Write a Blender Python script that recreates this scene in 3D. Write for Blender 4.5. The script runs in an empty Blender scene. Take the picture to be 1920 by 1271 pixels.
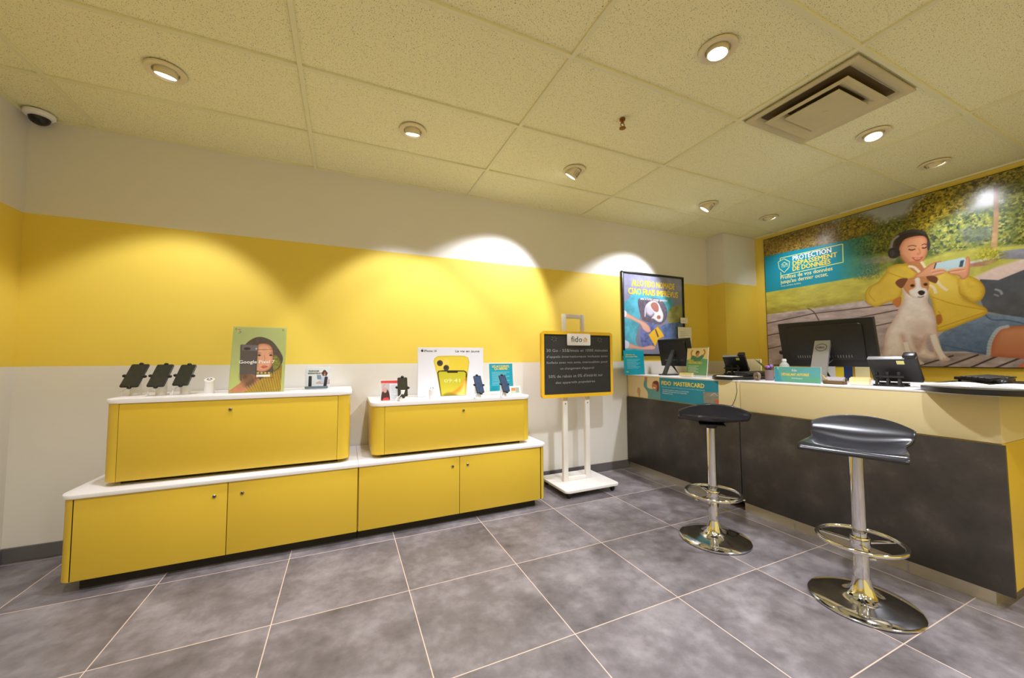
import bpy, bmesh, math, random
import numpy as np
from mathutils import Vector, Matrix
random.seed(7)
PI = math.pi
SC = bpy.context.scene
COL = SC.collection

# ------------------------------------------------------------------ camera
W, H = 1920, 1271
FPX, YAW, PITCH, ROLL = 702.21, 0.4198, 0.053, -0.0041
CAM = Vector((0.0, -3.2137, 1.159))
_f = Vector((math.sin(YAW)*math.cos(PITCH), math.cos(YAW)*math.cos(PITCH), math.sin(PITCH)))
_r = Vector((math.cos(YAW), -math.sin(YAW), 0))
_u = _r.cross(_f)
_c, _s = math.cos(ROLL), math.sin(ROLL)
CR, CU, CF = _c*_r + _s*_u, -_s*_r + _c*_u, _f
cam_d = bpy.data.cameras.new('camera'); cam = bpy.data.objects.new('camera', cam_d); COL.objects.link(cam)
cam_d.sensor_width = 36; cam_d.lens = 36*FPX/W; cam_d.clip_start = 0.05; cam_d.clip_end = 60
m = Matrix((CR, CU, -CF)).transposed().to_4x4(); m.translation = CAM
cam.matrix_world = m
SC.camera = cam

def ray(u, v):
    return CR*((u-960)/FPX) - CU*((v-635.5)/FPX) + CF
def PX(u, v, x=None, y=None, z=None):
    """the point of the plane x=, y= or z= that stands at photo pixel (u, v)"""
    d = ray(u, v)
    if x is not None: t = (x-CAM.x)/d.x
    elif y is not None: t = (y-CAM.y)/d.y
    else: t = (z-CAM.z)/d.z
    return CAM + d*t

# ------------------------------------------------------------------ world, exposure
SC.view_settings.view_transform = 'Standard'; SC.view_settings.look = 'None'
SC.view_settings.exposure = 0.0; SC.view_settings.gamma = 1
wd = bpy.data.worlds.new('world'); SC.world = wd; wd.use_nodes = True
wd.node_tree.nodes['Background'].inputs[0].default_value = (1.0, 0.78, 0.24, 1)
wd.node_tree.nodes['Background'].inputs[1].default_value = 1.0
LAMP_COL = (0.88, 0.90, 1.0)
HC = 2.641            # ceiling height
XR, XL = 4.667, -1.78 # right wall, left wall
YF = -5.9             # open shop front behind the camera

# lamps: (x, y, aim vector, watts, full cone in degrees)
LAMPS = [
    (-0.867, -0.798, (-0.13, 0.30, -1), 62, 78),
    (0.378, -0.796, (0.03, 0.36, -1), 66, 78),
    (1.616, -2.041, (-0.05, 0.05, -1), 115, 110),
    (3.186, -1.988, (-0.15, -0.10, -1), 115, 110),
    (1.630, -0.784, (-0.42, 0.66, -1), 100, 72),
    (3.190, -0.745, (-0.42, 0.66, -1), 90, 72),
    (4.093, -0.761, (0.62, 0.02, -1), 23, 100),
    (4.118, -1.977, (0.62, -0.05, -1), 25, 100),
]
HIDDEN_LAMPS = [(-0.867, -2.04), (0.378, -2.04), (-0.867, -3.29), (0.378, -3.29), (1.62, -3.29), (3.19, -3.29), (0.378, -4.6), (2.4, -4.6)]

# ------------------------------------------------------------------ materials
def lin(c):
    if max(c) > 1.0: c = [x/255 for x in c]
    return tuple((x/12.92 if x <= 0.04045 else ((x+0.055)/1.055)**2.4) for x in c[:3])
MATS = {}
def mat(name, rgb, rough=0.5, metal=0.0, emit=None, es=0, trans=0, ior=1.45, alpha=1, spec=None, noise=0, nscale=20, bump=0, coat=0):
    """rgb in photo (sRGB 0-255) values; noise = small procedural tone variation"""
    if name in MATS: return MATS[name]
    m = bpy.data.materials.new(name); m.use_nodes = True; MATS[name] = m
    nt = m.node_tree; b = nt.nodes['Principled BSDF']
    c = lin(rgb)
    b.inputs['Base Color'].default_value = (*c, 1)
    b.inputs['Roughness'].default_value = rough; b.inputs['Metallic'].default_value = metal
    b.inputs['IOR'].default_value = ior
    if trans: b.inputs['Transmission Weight'].default_value = trans
    if coat: b.inputs['Coat Weight'].default_value = coat
    if spec is not None: b.inputs['Specular IOR Level'].default_value = spec
    if alpha < 1: b.inputs['Alpha'].default_value = alpha
    if emit: b.inputs['Emission Color'].default_value = (*lin(emit), 1); b.inputs['Emission Strength'].default_value = es
    if noise or bump:
        tc = nt.nodes.new('ShaderNodeTexCoord'); n = nt.nodes.new('ShaderNodeTexNoise')
        n.inputs['Scale'].default_value = nscale; n.inputs['Detail'].default_value = 5
        nt.links.new(tc.outputs['Object'], n.inputs['Vector'])
        if noise:
            mx = nt.nodes.new('ShaderNodeMix'); mx.data_type = 'RGBA'
            mx.inputs[6].default_value = (*[x*(1-noise) for x in c], 1); mx.inputs[7].default_value = (*[min(1, x*(1+noise)) for x in c], 1)
            nt.links.new(n.outputs['Fac'], mx.inputs[0]); nt.links.new(mx.outputs[2], b.inputs['Base Color'])
        if bump:
            bp = nt.nodes.new('ShaderNodeBump'); bp.inputs['Strength'].default_value = bump; bp.inputs['Distance'].default_value = 0.002
            nt.links.new(n.outputs['Fac'], bp.inputs['Height']); nt.links.new(bp.outputs[0], b.inputs['Normal'])
    return m

class NB:
    """tiny node builder"""
    def __init__(s, name):
        s.m = bpy.data.materials.new(name); s.m.use_nodes = True; s.nt = s.m.node_tree; s.b = s.nt.nodes['Principled BSDF']
        s.tc = s.nt.nodes.new('ShaderNodeTexCoord'); s.sep = s.nt.nodes.new('ShaderNodeSeparateXYZ')
        s.nt.links.new(s.tc.outputs['Object'], s.sep.inputs[0])
    def L(s, a, b): s.nt.links.new(a, b)
    def math(s, op, a, b=None, c=None):
        n = s.nt.nodes.new('ShaderNodeMath'); n.operation = op
        for i, v in enumerate((a, b, c)):
            if v is None: continue
            if isinstance(v, (int, float)): n.inputs[i].default_value = v
            else: s.L(v, n.inputs[i])
        return n.outputs[0]
    def mix(s, f, a, b):
        n = s.nt.nodes.new('ShaderNodeMix'); n.data_type = 'RGBA'
        if isinstance(f, (int, float)): n.inputs[0].default_value = f
        else: s.L(f, n.inputs[0])
        for i, v in ((6, a), (7, b)):
            if isinstance(v, tuple): n.inputs[i].default_value = (*v[:3], 1)
            else: s.L(v, n.inputs[i])
        return n.outputs[2]
    def noise(s, scale, detail=4, rough=0.5, vec=None):
        n = s.nt.nodes.new('ShaderNodeTexNoise'); n.inputs['Scale'].default_value = scale; n.inputs['Detail'].default_value = detail; n.inputs['Roughness'].default_value = rough
        s.L(vec or s.tc.outputs['Object'], n.inputs['Vector']); return n.outputs['Fac']
    def ramp(s, f, stops):
        n = s.nt.nodes.new('ShaderNodeValToRGB'); e = n.color_ramp.elements
        while len(e) < len(stops): e.new(0.5)
        for k, (p, c) in enumerate(stops): e[k].position = p; e[k].color = (*c[:3], 1)
        s.L(f, n.inputs[0]); return n.outputs[0]
    def bump(s, h, strength, dist=0.002):
        n = s.nt.nodes.new('ShaderNodeBump'); n.inputs['Strength'].default_value = strength; n.inputs['Distance'].default_value = dist
        s.L(h, n.inputs['Height']); s.L(n.outputs[0], s.b.inputs['Normal'])

WHITE = (226, 222, 214); YEL = (236, 208, 84)
def wall_mat(name, banded=True):
    k = NB(name); z = k.sep.outputs[2]
    n = k.noise(3.0, 3)
    wc = k.mix(n, tuple(x*0.97 for x in lin(WHITE)), lin(WHITE))
    yc = k.mix(n, tuple(x*0.97 for x in lin(YEL)), lin(YEL))
    if banded:
        a = k.math('GREATER_THAN', z, 1.125); b = k.math('LESS_THAN', z, 2.050)
        k.L(k.mix(k.math('MULTIPLY', a, b), wc, yc), k.b.inputs['Base Color'])
    else: k.L(yc, k.b.inputs['Base Color'])
    k.b.inputs['Roughness'].default_value = 0.6
    k.bump(k.noise(220, 2), 0.12, 0.001)
    return k.m
M_BAND = wall_mat('banded wall paint'); M_YWALL = wall_mat('yellow wall paint', False)

def floor_mat():
    k = NB('grey stone tile floor'); X, Y = k.sep.outputs[0], k.sep.outputs[1]
    TU, TV, X0, Y0 = 0.5909, 0.5945, -1.456, -0.6316
    a = k.math('DIVIDE', k.math('SUBTRACT', X, X0), TU); b = k.math('DIVIDE', k.math('SUBTRACT', Y, Y0), TV)
    def edge(t, T):
        f = k.math('FRACT', t); d = k.math('MINIMUM', f, k.math('SUBTRACT', 1.0, f))
        return k.math('LESS_THAN', k.math('MULTIPLY', d, T), 0.0021)
    g = k.math('MAXIMUM', edge(a, TU), edge(b, TV))
    cmb = k.nt.nodes.new('ShaderNodeCombineXYZ'); k.L(k.math('FLOOR', a), cmb.inputs[0]); k.L(k.math('FLOOR', b), cmb.inputs[1])
    wn = k.nt.nodes.new('ShaderNodeTexWhiteNoise'); wn.noise_dimensions = '2D'; k.L(cmb.outputs[0], wn.inputs['Vector'])
    add = k.nt.nodes.new('ShaderNodeVectorMath'); add.operation = 'MULTIPLY_ADD'; add.inputs[1].default_value = (7, 7, 7)
    k.L(wn.outputs['Color'], add.inputs[0]); k.L(k.tc.outputs['Object'], add.inputs[2])
    v = add.outputs[0]
    n1 = k.noise(3.2, 8, 0.62, v); n2 = k.noise(16, 6, 0.6, v)
    t = k.math('ADD', k.math('MULTIPLY', n1, 0.7), k.math('MULTIPLY', n2, 0.3))
    col = k.ramp(t, [(0.33, lin((84, 79, 80))), (0.50, lin((118, 112, 114))), (0.66, lin((150, 144, 146)))])
    col = k.mix(g, col, lin((214, 190, 172)))
    k.L(col, k.b.inputs['Base Color'])
    k.L(k.math('ADD', 0.30, k.math('MULTIPLY', n2, 0.22)), k.b.inputs['Roughness'])
    k.bump(k.math('SUBTRACT', k.math('MULTIPLY', n2, 0.15), g), 0.25, 0.001)
    return k.m
def ceil_mat():
    k = NB('fissured mineral ceiling tile')
    mp = k.nt.nodes.new('ShaderNodeMapping'); mp.inputs['Scale'].default_value = (1, 1.0, 1); k.L(k.tc.outputs['Object'], mp.inputs[0])
    vor = k.nt.nodes.new('ShaderNodeTexVoronoi'); vor.inputs['Scale'].default_value = 150; vor.inputs['Randomness'].default_value = 1
    k.L(mp.outputs[0], vor.inputs['Vector'])
    d = k.math('LESS_THAN', vor.outputs['Distance'], k.math('MULTIPLY', k.noise(60, 2), 0.37))
    f = k.math('LESS_THAN', k.noise(260, 2, 0.5), 0.34)
    p = k.math('MAXIMUM', d, k.math('MULTIPLY', f, 0.45))
    base = k.mix(k.noise(1.3, 3), lin((238, 233, 184)), lin((244, 239, 194)))
    k.L(k.mix(p, base, lin((84, 70, 44))), k.b.inputs['Base Color'])
    k.b.inputs['Roughness'].default_value = 0.9
    k.bump(k.math('SUBTRACT', 1.0, p), 0.5, 0.002)
    return k.m
M_FLOOR, M_CEIL = floor_mat(), ceil_mat()
M_GRIDBAR = mat('ceiling grid cream', (230, 226, 184), 0.5)
M_BASEB = mat('grey baseboard', (100, 97, 98), 0.5)
M_CABY = mat('yellow laminate', (214, 180, 54), 0.38, noise=0.02, nscale=6)
M_CABW = mat('white solid top', (236, 234, 236), 0.3)
M_DARK = mat('dark plinth', (34, 32, 28), 0.6)
M_GAPSHADE = mat('door gap shade', (60, 45, 12), 0.8)
M_CHROME = mat('chrome', (225, 225, 228), 0.08, 1.0)
M_STEEL = mat('brushed steel', (160, 156, 148), 0.3, 1.0)
M_KICK = mat('polished kick plate', (214, 206, 184), 0.28, 0.85)
M_BLK = mat('black plastic', (26, 26, 27), 0.35)
M_BLKM = mat('matt black plastic', (34, 32, 30), 0.55)
M_SEAT = mat('black moulded seat', (24, 24, 29), 0.24, coat=0.3)
M_WHT = mat('white plastic', (235, 233, 232), 0.35)
M_PWHT = mat('white powder coated steel', (232, 228, 222), 0.4)
M_PAPER = mat('paper white', (240, 238, 232), 0.7)
M_SILVER = mat('silver stand', (165, 165, 168), 0.35, 0.6)
M_CREAM = mat('cream laminate', (222, 206, 158), 0.4, noise=0.02, nscale=4)
M_TEAL = mat('teal print', (20, 150, 170), 0.35)
M_TEALG = mat('green teal print', (70, 160, 150), 0.35)
M_TXTW = mat('white print', (245, 245, 240), 0.5)
M_TXTY = mat('yellow print', (250, 218, 50), 0.5)
M_TXTG = mat('grey print', (60, 60, 62), 0.5)
M_TXTB = mat('black print', (28, 28, 30), 0.5)
M_CHALK = mat('chalk', (150, 150, 146), 0.9)
M_LENS = mat('lit lamp lens', (255, 255, 255), 0.4, emit=(245, 248, 255), es=9)
M_FIX = mat('lamp trim cream', (226, 214, 178), 0.4)
M_GREYP = mat('grey fixture plastic', (150, 144, 130), 0.5)
M_BRASS = mat('brass', (150, 100, 50), 0.3, 1.0)
M_YFRAME = mat('yellow board frame', (235, 185, 40), 0.4)
def glass_mat():
    m = bpy.data.materials.new('clear acrylic'); m.use_nodes = True; b = m.node_tree.nodes['Principled BSDF']
    b.inputs['Base Color'].default_value = (0.97, 1.0, 0.99, 1); b.inputs['Roughness'].default_value = 0.03
    b.inputs['IOR'].default_value = 1.45; b.inputs['Alpha'].default_value = 0.16
    return m
M_ACR = glass_mat()
def slate_mat():
    k = NB('dark counter panel')
    n = k.noise(5, 8, 0.65)
    k.L(k.ramp(n, [(0.3, lin((44, 40, 37))), (0.55, lin((60, 55, 50))), (0.75, lin((82, 76, 68)))]), k.b.inputs['Base Color'])
    k.b.inputs['Roughness'].default_value = 0.42
    k.bump(k.noise(120, 3), 0.15, 0.001)
    return k.m
M_SLATE = slate_mat()
M_BOARD = mat('chalkboard slate', (44, 42, 40), 0.6, noise=0.25, nscale=9)
def vcol_mat(name, rough=0.35):
    m = bpy.data.materials.new(name); m.use_nodes = True; nt = m.node_tree; b = nt.nodes['Principled BSDF']
    a = nt.nodes.new('ShaderNodeVertexColor'); a.layer_name = 'print'
    n = nt.nodes.new('ShaderNodeTexNoise'); n.inputs['Scale'].default_value = 300
    tc = nt.nodes.new('ShaderNodeTexCoord'); nt.links.new(tc.outputs['Object'], n.inputs['Vector'])
    nt.links.new(a.outputs['Color'], b.inputs['Base Color'])
    ma = nt.nodes.new('ShaderNodeMath'); ma.operation = 'MULTIPLY_ADD'; ma.inputs[1].default_value = 0.06; ma.inputs[2].default_value = rough
    nt.links.new(n.outputs['Fac'], ma.inputs[0]); nt.links.new(ma.outputs[0], b.inputs['Roughness'])
    return m
M_PRINT = vcol_mat('printed picture'); M_PRINTG = vcol_mat('glossy printed picture', 0.22)

# ------------------------------------------------------------------ object helpers
def props(o, label=None, cat=None, group=None, kind=None):
    if label: o['label'] = label
    if cat: o['category'] = cat
    if group: o['group'] = group
    if kind: o['kind'] = kind
    return o
def thing(name, label, cat, loc=(0, 0, 0), rotz=0, group=None):
    o = bpy.data.objects.new(name, None); COL.objects.link(o); o.empty_display_size = 0.05
    o.location = loc; o.rotation_euler = (0, 0, rotz)
    return props(o, label, cat, group)
def wm(o):
    m = Matrix.LocRotScale(o.location, o.rotation_euler, o.scale)
    return wm(o.parent) @ m if o.parent else m
def obj(name, bm, ma, parent=None, world=False, smooth=35, label=None):
    """links a bmesh as one mesh object; world=True: its vertices are in world coordinates"""
    me = bpy.data.meshes.new(name)
    if world and parent is not None: bm.transform(wm(parent).inverted())
    bmesh.ops.recalc_face_normals(bm, faces=bm.faces)
    bm.to_mesh(me); bm.free()
    for x in (ma if isinstance(ma, (list, tuple)) else [ma]): me.materials.append(x)
    if smooth:
        me.polygons.foreach_set('use_smooth', [True]*len(me.polygons)); me.set_sharp_from_angle(angle=math.radians(smooth))
    o = bpy.data.objects.new(name, me); COL.objects.link(o)
    if parent: o.parent = parent
    if label: o['label'] = label
    return o
def single(name, bm, ma, label, cat, loc, rotz=0, group=None, world=True, smooth=35):
    """a thing of one mesh with its origin at loc"""
    M = Matrix.LocRotScale(Vector(loc), Matrix.Rotation(rotz, 3, 'Z').to_quaternion(), None)
    if world: bm.transform(M.inverted())
    o = obj(name, bm, ma, smooth=smooth); o.location = loc; o.rotation_euler = (0, 0, rotz)
    return props(o, label, cat, group)
def struct(name, bm, ma, parent=None, smooth=0):
    o = obj(name, bm, ma, parent, smooth=smooth)
    if not parent: o['kind'] = 'structure'
    return o
def B(): return bmesh.new()
def box(bm, a, b, bev=0, mi=0, M=None, seg=2):
    x0, y0, z0 = [min(a[i], b[i]) for i in range(3)]; x1, y1, z1 = [max(a[i], b[i]) for i in range(3)]
    r = bmesh.ops.create_cube(bm, size=1)
    vs = r['verts']
    for v in vs: v.co = Vector(((x0+x1)/2+v.co.x*(x1-x0), (y0+y1)/2+v.co.y*(y1-y0), (z0+z1)/2+v.co.z*(z1-z0)))
    fs = {f for v in vs for f in v.link_faces}
    if bev:
        es = {e for v in vs for e in v.link_edges}
        r = bmesh.ops.bevel(bm, geom=list(es), offset=bev, segments=seg, affect='EDGES', profile=0.5)
        vs = list({v for f in r['faces'] for v in f.verts} | set(v for v in vs if v.is_valid))
        fs = {f for v in vs for f in v.link_faces}
    for f in fs: f.material_index = mi
    if M is not None: bmesh.ops.transform(bm, matrix=M, verts=vs)
    return bm
def prism(bm, pts, z0, z1, mi=0, M=None, bev=0):
    """closed outline in x, y extruded z0..z1"""
    lo = [bm.verts.new((p[0], p[1], z0)) for p in pts]; hi = [bm.verts.new((p[0], p[1], z1)) for p in pts]
    n = len(pts); fs = [bm.faces.new(list(reversed(lo))), bm.faces.new(hi)]
    for i in range(n): fs.append(bm.faces.new((lo[i], lo[(i+1) % n], hi[(i+1) % n], hi[i])))
    for f in fs: f.material_index = mi
    vs = lo+hi
    if bev:
        es = [e for f in fs[:2] for e in f.edges]
        r = bmesh.ops.bevel(bm, geom=es, offset=bev, segments=2, affect='EDGES', profile=0.5)
        vs = list({v for f in r['faces'] for v in f.verts} | {v for v in vs if v.is_valid})
    if M is not None: bmesh.ops.transform(bm, matrix=M, verts=vs)
    return bm
def rrect(x0, y0, x1, y1, r, seg=6, corners=(1, 1, 1, 1)):
    """rounded rectangle outline; corners: SW, SE, NE, NW"""
    out = []
    for (cx, cy, a0, on, px, py) in ((x0+r, y0+r, PI, corners[0], x0, y0), (x1-r, y0+r, 1.5*PI, corners[1], x1, y0), (x1-r, y1-r, 0, corners[2], x1, y1), (x0+r, y1-r, PI/2, corners[3], x0, y1)):
        if not on: out.append((px, py)); continue
        for k in range(seg+1):
            a = a0 + PI/2*k/seg; out.append((cx+r*math.cos(a), cy+r*math.sin(a)))
    return out
def lathe(bm, prof, seg=32, M=None, mi=0):
    rings = []
    for r, z in prof:
        if r < 1e-6: rings.append([bm.verts.new((0, 0, z))])
        else: rings.append([bm.verts.new((r*math.cos(2*PI*k/seg), r*math.sin(2*PI*k/seg), z)) for k in range(seg)])
    for a, b in zip(rings, rings[1:]):
        for k in range(seg):
            k2 = (k+1) % seg
            if len(a) == 1 and len(b) == 1: continue
            if len(a) == 1: f = bm.faces.new((a[0], b[k2], b[k]))
            elif len(b) == 1: f = bm.faces.new((a[k], a[k2], b[0]))
            else: f = bm.faces.new((a[k], a[k2], b[k2], b[k]))
            f.material_index = mi
    vs = [v for r in rings for v in r]
    if M is not None: bmesh.ops.transform(bm, matrix=M, verts=vs)
    return bm
def tube(bm, pts, r, seg=10, closed=False, mi=0):
    pts = [Vector(p) for p in pts]; n = len(pts); rings = []
    prev = None
    for i, p in enumerate(pts):
        a = pts[(i-1) % n] if (closed or i > 0) else p; b = pts[(i+1) % n] if (closed or i < n-1) else p
        t = (b-a).normalized()
        if prev is None:
            up = Vector((0, 0, 1)) if abs(t.z) < 0.9 else Vector((1, 0, 0)); s = t.cross(up).normalized()
        else: s = (prev - t*prev.dot(t)).normalized()
        prev = s; w = t.cross(s); rr = r[i] if isinstance(r, (list, tuple)) else r
        rings.append([bm.verts.new(p + rr*(s*math.cos(2*PI*k/seg)+w*math.sin(2*PI*k/seg))) for k in range(seg)])
    m_ = n if closed else n-1
    for i in range(m_):
        a, b = rings[i], rings[(i+1) % n]
        for k in range(seg):
            f = bm.faces.new((a[k], a[(k+1) % seg], b[(k+1) % seg], b[k])); f.material_index = mi
    if not closed:
        for rg in (rings[0], rings[-1]): bm.faces.new(rg).material_index = mi
    return bm
def rotm(axis, deg, at=(0, 0, 0)):
    T = Matrix.Translation(Vector(at)); return T @ Matrix.Rotation(math.radians(deg), 4, axis) @ T.inverted()
def copy_tree(o, parent=None):
    c = o.copy(); COL.objects.link(c); c.parent = parent
    for ch in list(o.children): copy_tree(ch, c)
    return c

# a flat frame: origin o, axes s (to the right as seen) and t (up); normal n = s x t looks to the viewer
class Fr:
    def __init__(f, o, s, t):
        f.o = Vector(o); f.s = Vector(s).normalized(); t = Vector(t); f.t = (t - f.s*t.dot(f.s)).normalized(); f.n = f.s.cross(f.t)
    def p(f, s, t, n=0): return f.o + f.s*s + f.t*t + f.n*n
    def px(f, u, v):
        d = ray(u, v); k = (f.o-CAM).dot(f.n)/d.dot(f.n); q = CAM + d*k - f.o
        return (q.dot(f.s), q.dot(f.t))
    def M(f, n=0):
        m = Matrix((f.s, f.t, f.n)).transposed().to_4x4(); m.translation = f.o + f.n*n; return m
def slab(fr, s0, t0, s1, t1, n0, n1, bev=0):
    bm = B(); box(bm, (s0, t0, n0), (s1, t1, n1), bev=bev); bm.transform(fr.M()); return bm
def sheet(fr, pts, n0, n1, bev=0):
    bm = B(); prism(bm, pts, n0, n1, bev=bev); bm.transform(fr.M()); return bm

# text as thin mesh lettering lying in a frame
def text_bm(fr, items):
    """items: (string, s, t, height or None, width or None, align, bold, n)"""
    bm = B()
    for it in items:
        st, s, t, h, w = it[:5]; al = it[5] if len(it) > 5 else 'L'; bold = it[6] if len(it) > 6 else 0; n = it[7] if len(it) > 7 else 0.0006
        slant = it[8] if len(it) > 8 else 0
        cu = bpy.data.curves.new('t', 'FONT'); cu.body = st; cu.size = 1; cu.extrude = 0; cu.resolution_u = 2
        o = bpy.data.objects.new('t', cu); COL.objects.link(o)
        dg = bpy.context.evaluated_depsgraph_get(); dg.update()
        me = bpy.data.meshes.new_from_object(o.evaluated_get(dg))
        bpy.data.objects.remove(o); bpy.data.curves.remove(cu)
        if not len(me.vertices): continue
        xs = [v.co.x for v in me.vertices]; x0, x1 = min(xs), max(xs)
        sy = h/0.72 if h else None; sx = w/(x1-x0) if w else None
        if sy is None: sy = sx
        if sx is None: sx = sy
        wid = (x1-x0)*sx; off = {'L': 0, 'C': -wid/2, 'R': -wid}[al]
        t2 = B(); t2.from_mesh(me); bpy.data.meshes.remove(me)
        base = [v.co.copy() for v in t2.verts]
        for q_, (dx, dy) in enumerate([(0, 0)] if not bold else [(-.022, 0), (.022, 0), (0, .016), (0, -.016), (0, 0)]):
            for v, q0 in zip(t2.verts, base):
                x = (q0.x-x0)*sx + dx*bold*.6*sy; v.co = fr.p(s+off+x, t + q0.y*sy + dy*bold*.6*sy + slant*x, n + .00012*q_)
            tm = bpy.data.meshes.new('t'); t2.to_mesh(tm); bm.from_mesh(tm); bpy.data.meshes.remove(tm)
        t2.free()
    return bm
def lettering(fr, items, ma, parent, name='lettering'):
    return obj(name, text_bm(fr, items), ma, parent, world=True, smooth=0)
def lines_bm(fr, segs, n=0.0006):
    """segs: (s0,t0,s1,t1,width)"""
    bm = B()
    for s0, t0, s1, t1, w in segs:
        d = Vector((s1-s0, t1-t0)); l = d.length
        if l < 1e-6: continue
        q = Vector((-d.y, d.x))/l*w/2
        vs = [bm.verts.new(fr.p(a+e*q.x, b+e*q.y, n)) for a, b, e in ((s0, t0, 1), (s1, t1, 1), (s1, t1, -1), (s0, t0, -1))]
        bm.faces.new(vs)
    return bm

# ------------------------------------------------------------------ printed pictures: colours painted on a fine grid
def fbm(sx, sy, scale, oct=4, seed=0, ax=1.0):
    """value noise over coordinate arrays (metres)"""
    rng = np.random.RandomState(seed); out = np.zeros_like(sx); amp = 1; tot = 0
    for k in range(oct):
        g = rng.rand(64, 64); x = sx*scale*ax*2**k + 13.7*k; y = sy*scale*2**k + 5.3*k
        xi = np.floor(x).astype(int); yi = np.floor(y).astype(int); fx = x-xi; fy = y-yi
        fx = fx*fx*(3-2*fx); fy = fy*fy*(3-2*fy)
        a = g[xi % 64, yi % 64]; b = g[(xi+1) % 64, yi % 64]; c = g[xi % 64, (yi+1) % 64]; d = g[(xi+1) % 64, (yi+1) % 64]
        out += amp*((a*(1-fx)+b*fx)*(1-fy)+(c*(1-fx)+d*fx)*fy); tot += amp; amp *= 0.55
    return out/tot
def smooth_pts(pts, closed=True, k=5):
    P = [np.array(p, float) for p in pts]; n = len(P); out = []
    rng = range(n) if closed else range(n-1)
    for i in rng:
        p0 = P[(i-1) % n] if closed or i > 0 else P[i]; p1 = P[i]; p2 = P[(i+1) % n]; p3 = P[(i+2) % n] if closed or i+2 < n else P[i+1]
        for j in range(k):
            t = j/k
            out.append(0.5*((2*p1)+(-p0+p2)*t+(2*p0-5*p1+4*p2-p3)*t*t+(-p0+3*p1-3*p2+p3)*t**3))
    if not closed: out.append(P[-1])
    return out
class Canvas:
    def __init__(c, fr, s0, t0, s1, t1, step, src=(0, 0, 1)):
        c.fr, c.s0, c.t0, c.s1, c.t1 = fr, s0, t0, s1, t1; c.src = src; c.step = step
        c.nx = max(2, int(round((s1-s0)/step))); c.ny = max(2, int(round((t1-t0)/step)))
        c.S, c.T = np.meshgrid(np.linspace(s0, s1, c.nx+1), np.linspace(t0, t1, c.ny+1))
        c.C = np.zeros((c.ny+1, c.nx+1, 3))
    def cv(c, pts):
        ox, oy, k = c.src
        return [c.fr.px(ox+x/k, oy+y/k) for x, y in pts]
    def blend(c, a, col, sl=None):
        sl = sl or (slice(None), slice(None))
        col = np.array(col, float)
        if col.ndim == 1: col = col[None, None, :]
        c.C[sl] = c.C[sl]*(1-a[..., None]) + col*a[..., None]
    def sd(c, pts, pad):
        P = np.array(pts); lo = P.min(0)-pad; hi = P.max(0)+pad
        i0 = max(0, int((lo[0]-c.s0)/(c.s1-c.s0)*c.nx)-1); i1 = min(c.nx+1, int((hi[0]-c.s0)/(c.s1-c.s0)*c.nx)+3)
        j0 = max(0, int((lo[1]-c.t0)/(c.t1-c.t0)*c.ny)-1); j1 = min(c.ny+1, int((hi[1]-c.t0)/(c.t1-c.t0)*c.ny)+3)
        if i1 <= i0 or j1 <= j0: return None, None
        sl = (slice(j0, j1), slice(i0, i1)); S, T = c.S[sl], c.T[sl]
        best = np.full(S.shape, 1e9); ins = np.zeros(S.shape, bool); n = len(P)
        for i in range(n):
            a, b = P[i], P[(i+1) % n]; d = b-a; L = d@d
            if L < 1e-14: continue
            u = np.clip(((S-a[0])*d[0]+(T-a[1])*d[1])/L, 0, 1)
            best = np.minimum(best, (S-a[0]-u*d[0])**2+(T-a[1]-u*d[1])**2)
            if a[1] != b[1]:
                cr = ((a[1] > T) != (b[1] > T)) & (S < (b[0]-a[0])*(T-a[1])/(b[1]-a[1])+a[0]); ins ^= cr
        q = np.sqrt(best); return np.where(ins, q, -q), sl
    def poly(c, pts, col, soft=None, alpha=1, smooth=True, col2=None, nz=0, nscale=40, seed=1, edge=None, edgew=0.01, raw=False, nax=1.0, thr=None):
        """col2: colour at the foot of the shape; nz: print texture; edge: colour towards the outline; thr: foliage holes"""
        P = pts if raw else c.cv(pts)
        if smooth: P = smooth_pts(P)
        soft = soft or c.step
        d, sl = c.sd(P, soft*2+c.step)
        if d is None: return
        a = np.clip(0.5+d/soft, 0, 1)*alpha
        S, T = c.S[sl], c.T[sl]; colr = np.ones(S.shape+(3,))*np.array(col, float)
        if col2 is not None:
            t0, t1 = min(p[1] for p in P), max(p[1] for p in P); w = np.clip((T-t0)/(t1-t0+1e-9), 0, 1)[..., None]
            colr = colr*w + np.array(col2, float)*(1-w)
        if edge is not None:
            w = np.clip(1-d/edgew, 0, 1)[..., None]**1.5; colr = colr*(1-w)+np.array(edge, float)*w
        if nz: colr = colr*(1+nz*(fbm(S, T, nscale, 4, seed, nax)[..., None]-0.5)*2)
        if thr is not None:
            n = fbm(S, T, nscale*1.4, 4, seed+9); inner = np.clip(d/edgew, 0, 1)*0.35
            a = a*np.clip((n+inner-thr)*14, 0, 1)
        c.blend(a, colr, sl)
    def line(c, pts, w, col, alpha=1, smooth=True, raw=False):
        P = pts if raw else c.cv(pts)
        if smooth and len(P) > 2: P = smooth_pts(P, False)
        for a, b in zip(P, P[1:]):
            a, b = np.array(a), np.array(b); d = b-a; L = np.hypot(*d)
            if L < 1e-9: continue
            q = np.array([-d[1], d[0]])/L*w/2; e = d/L*w*0.2
            c.poly([a+q-e, b+q+e, b-q+e, a-q-e], col, alpha=alpha, smooth=False, raw=True)
    def blob(c, x, y, rx, ry, col, ang=0, **k):
        a = math.radians(ang)
        c.poly([(x+rx*math.cos(t)*math.cos(a)-ry*math.sin(t)*math.sin(a), y+rx*math.cos(t)*math.sin(a)+ry*math.sin(t)*math.cos(a)) for t in [i*PI/5 for i in range(10)]], col, **k)
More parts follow.
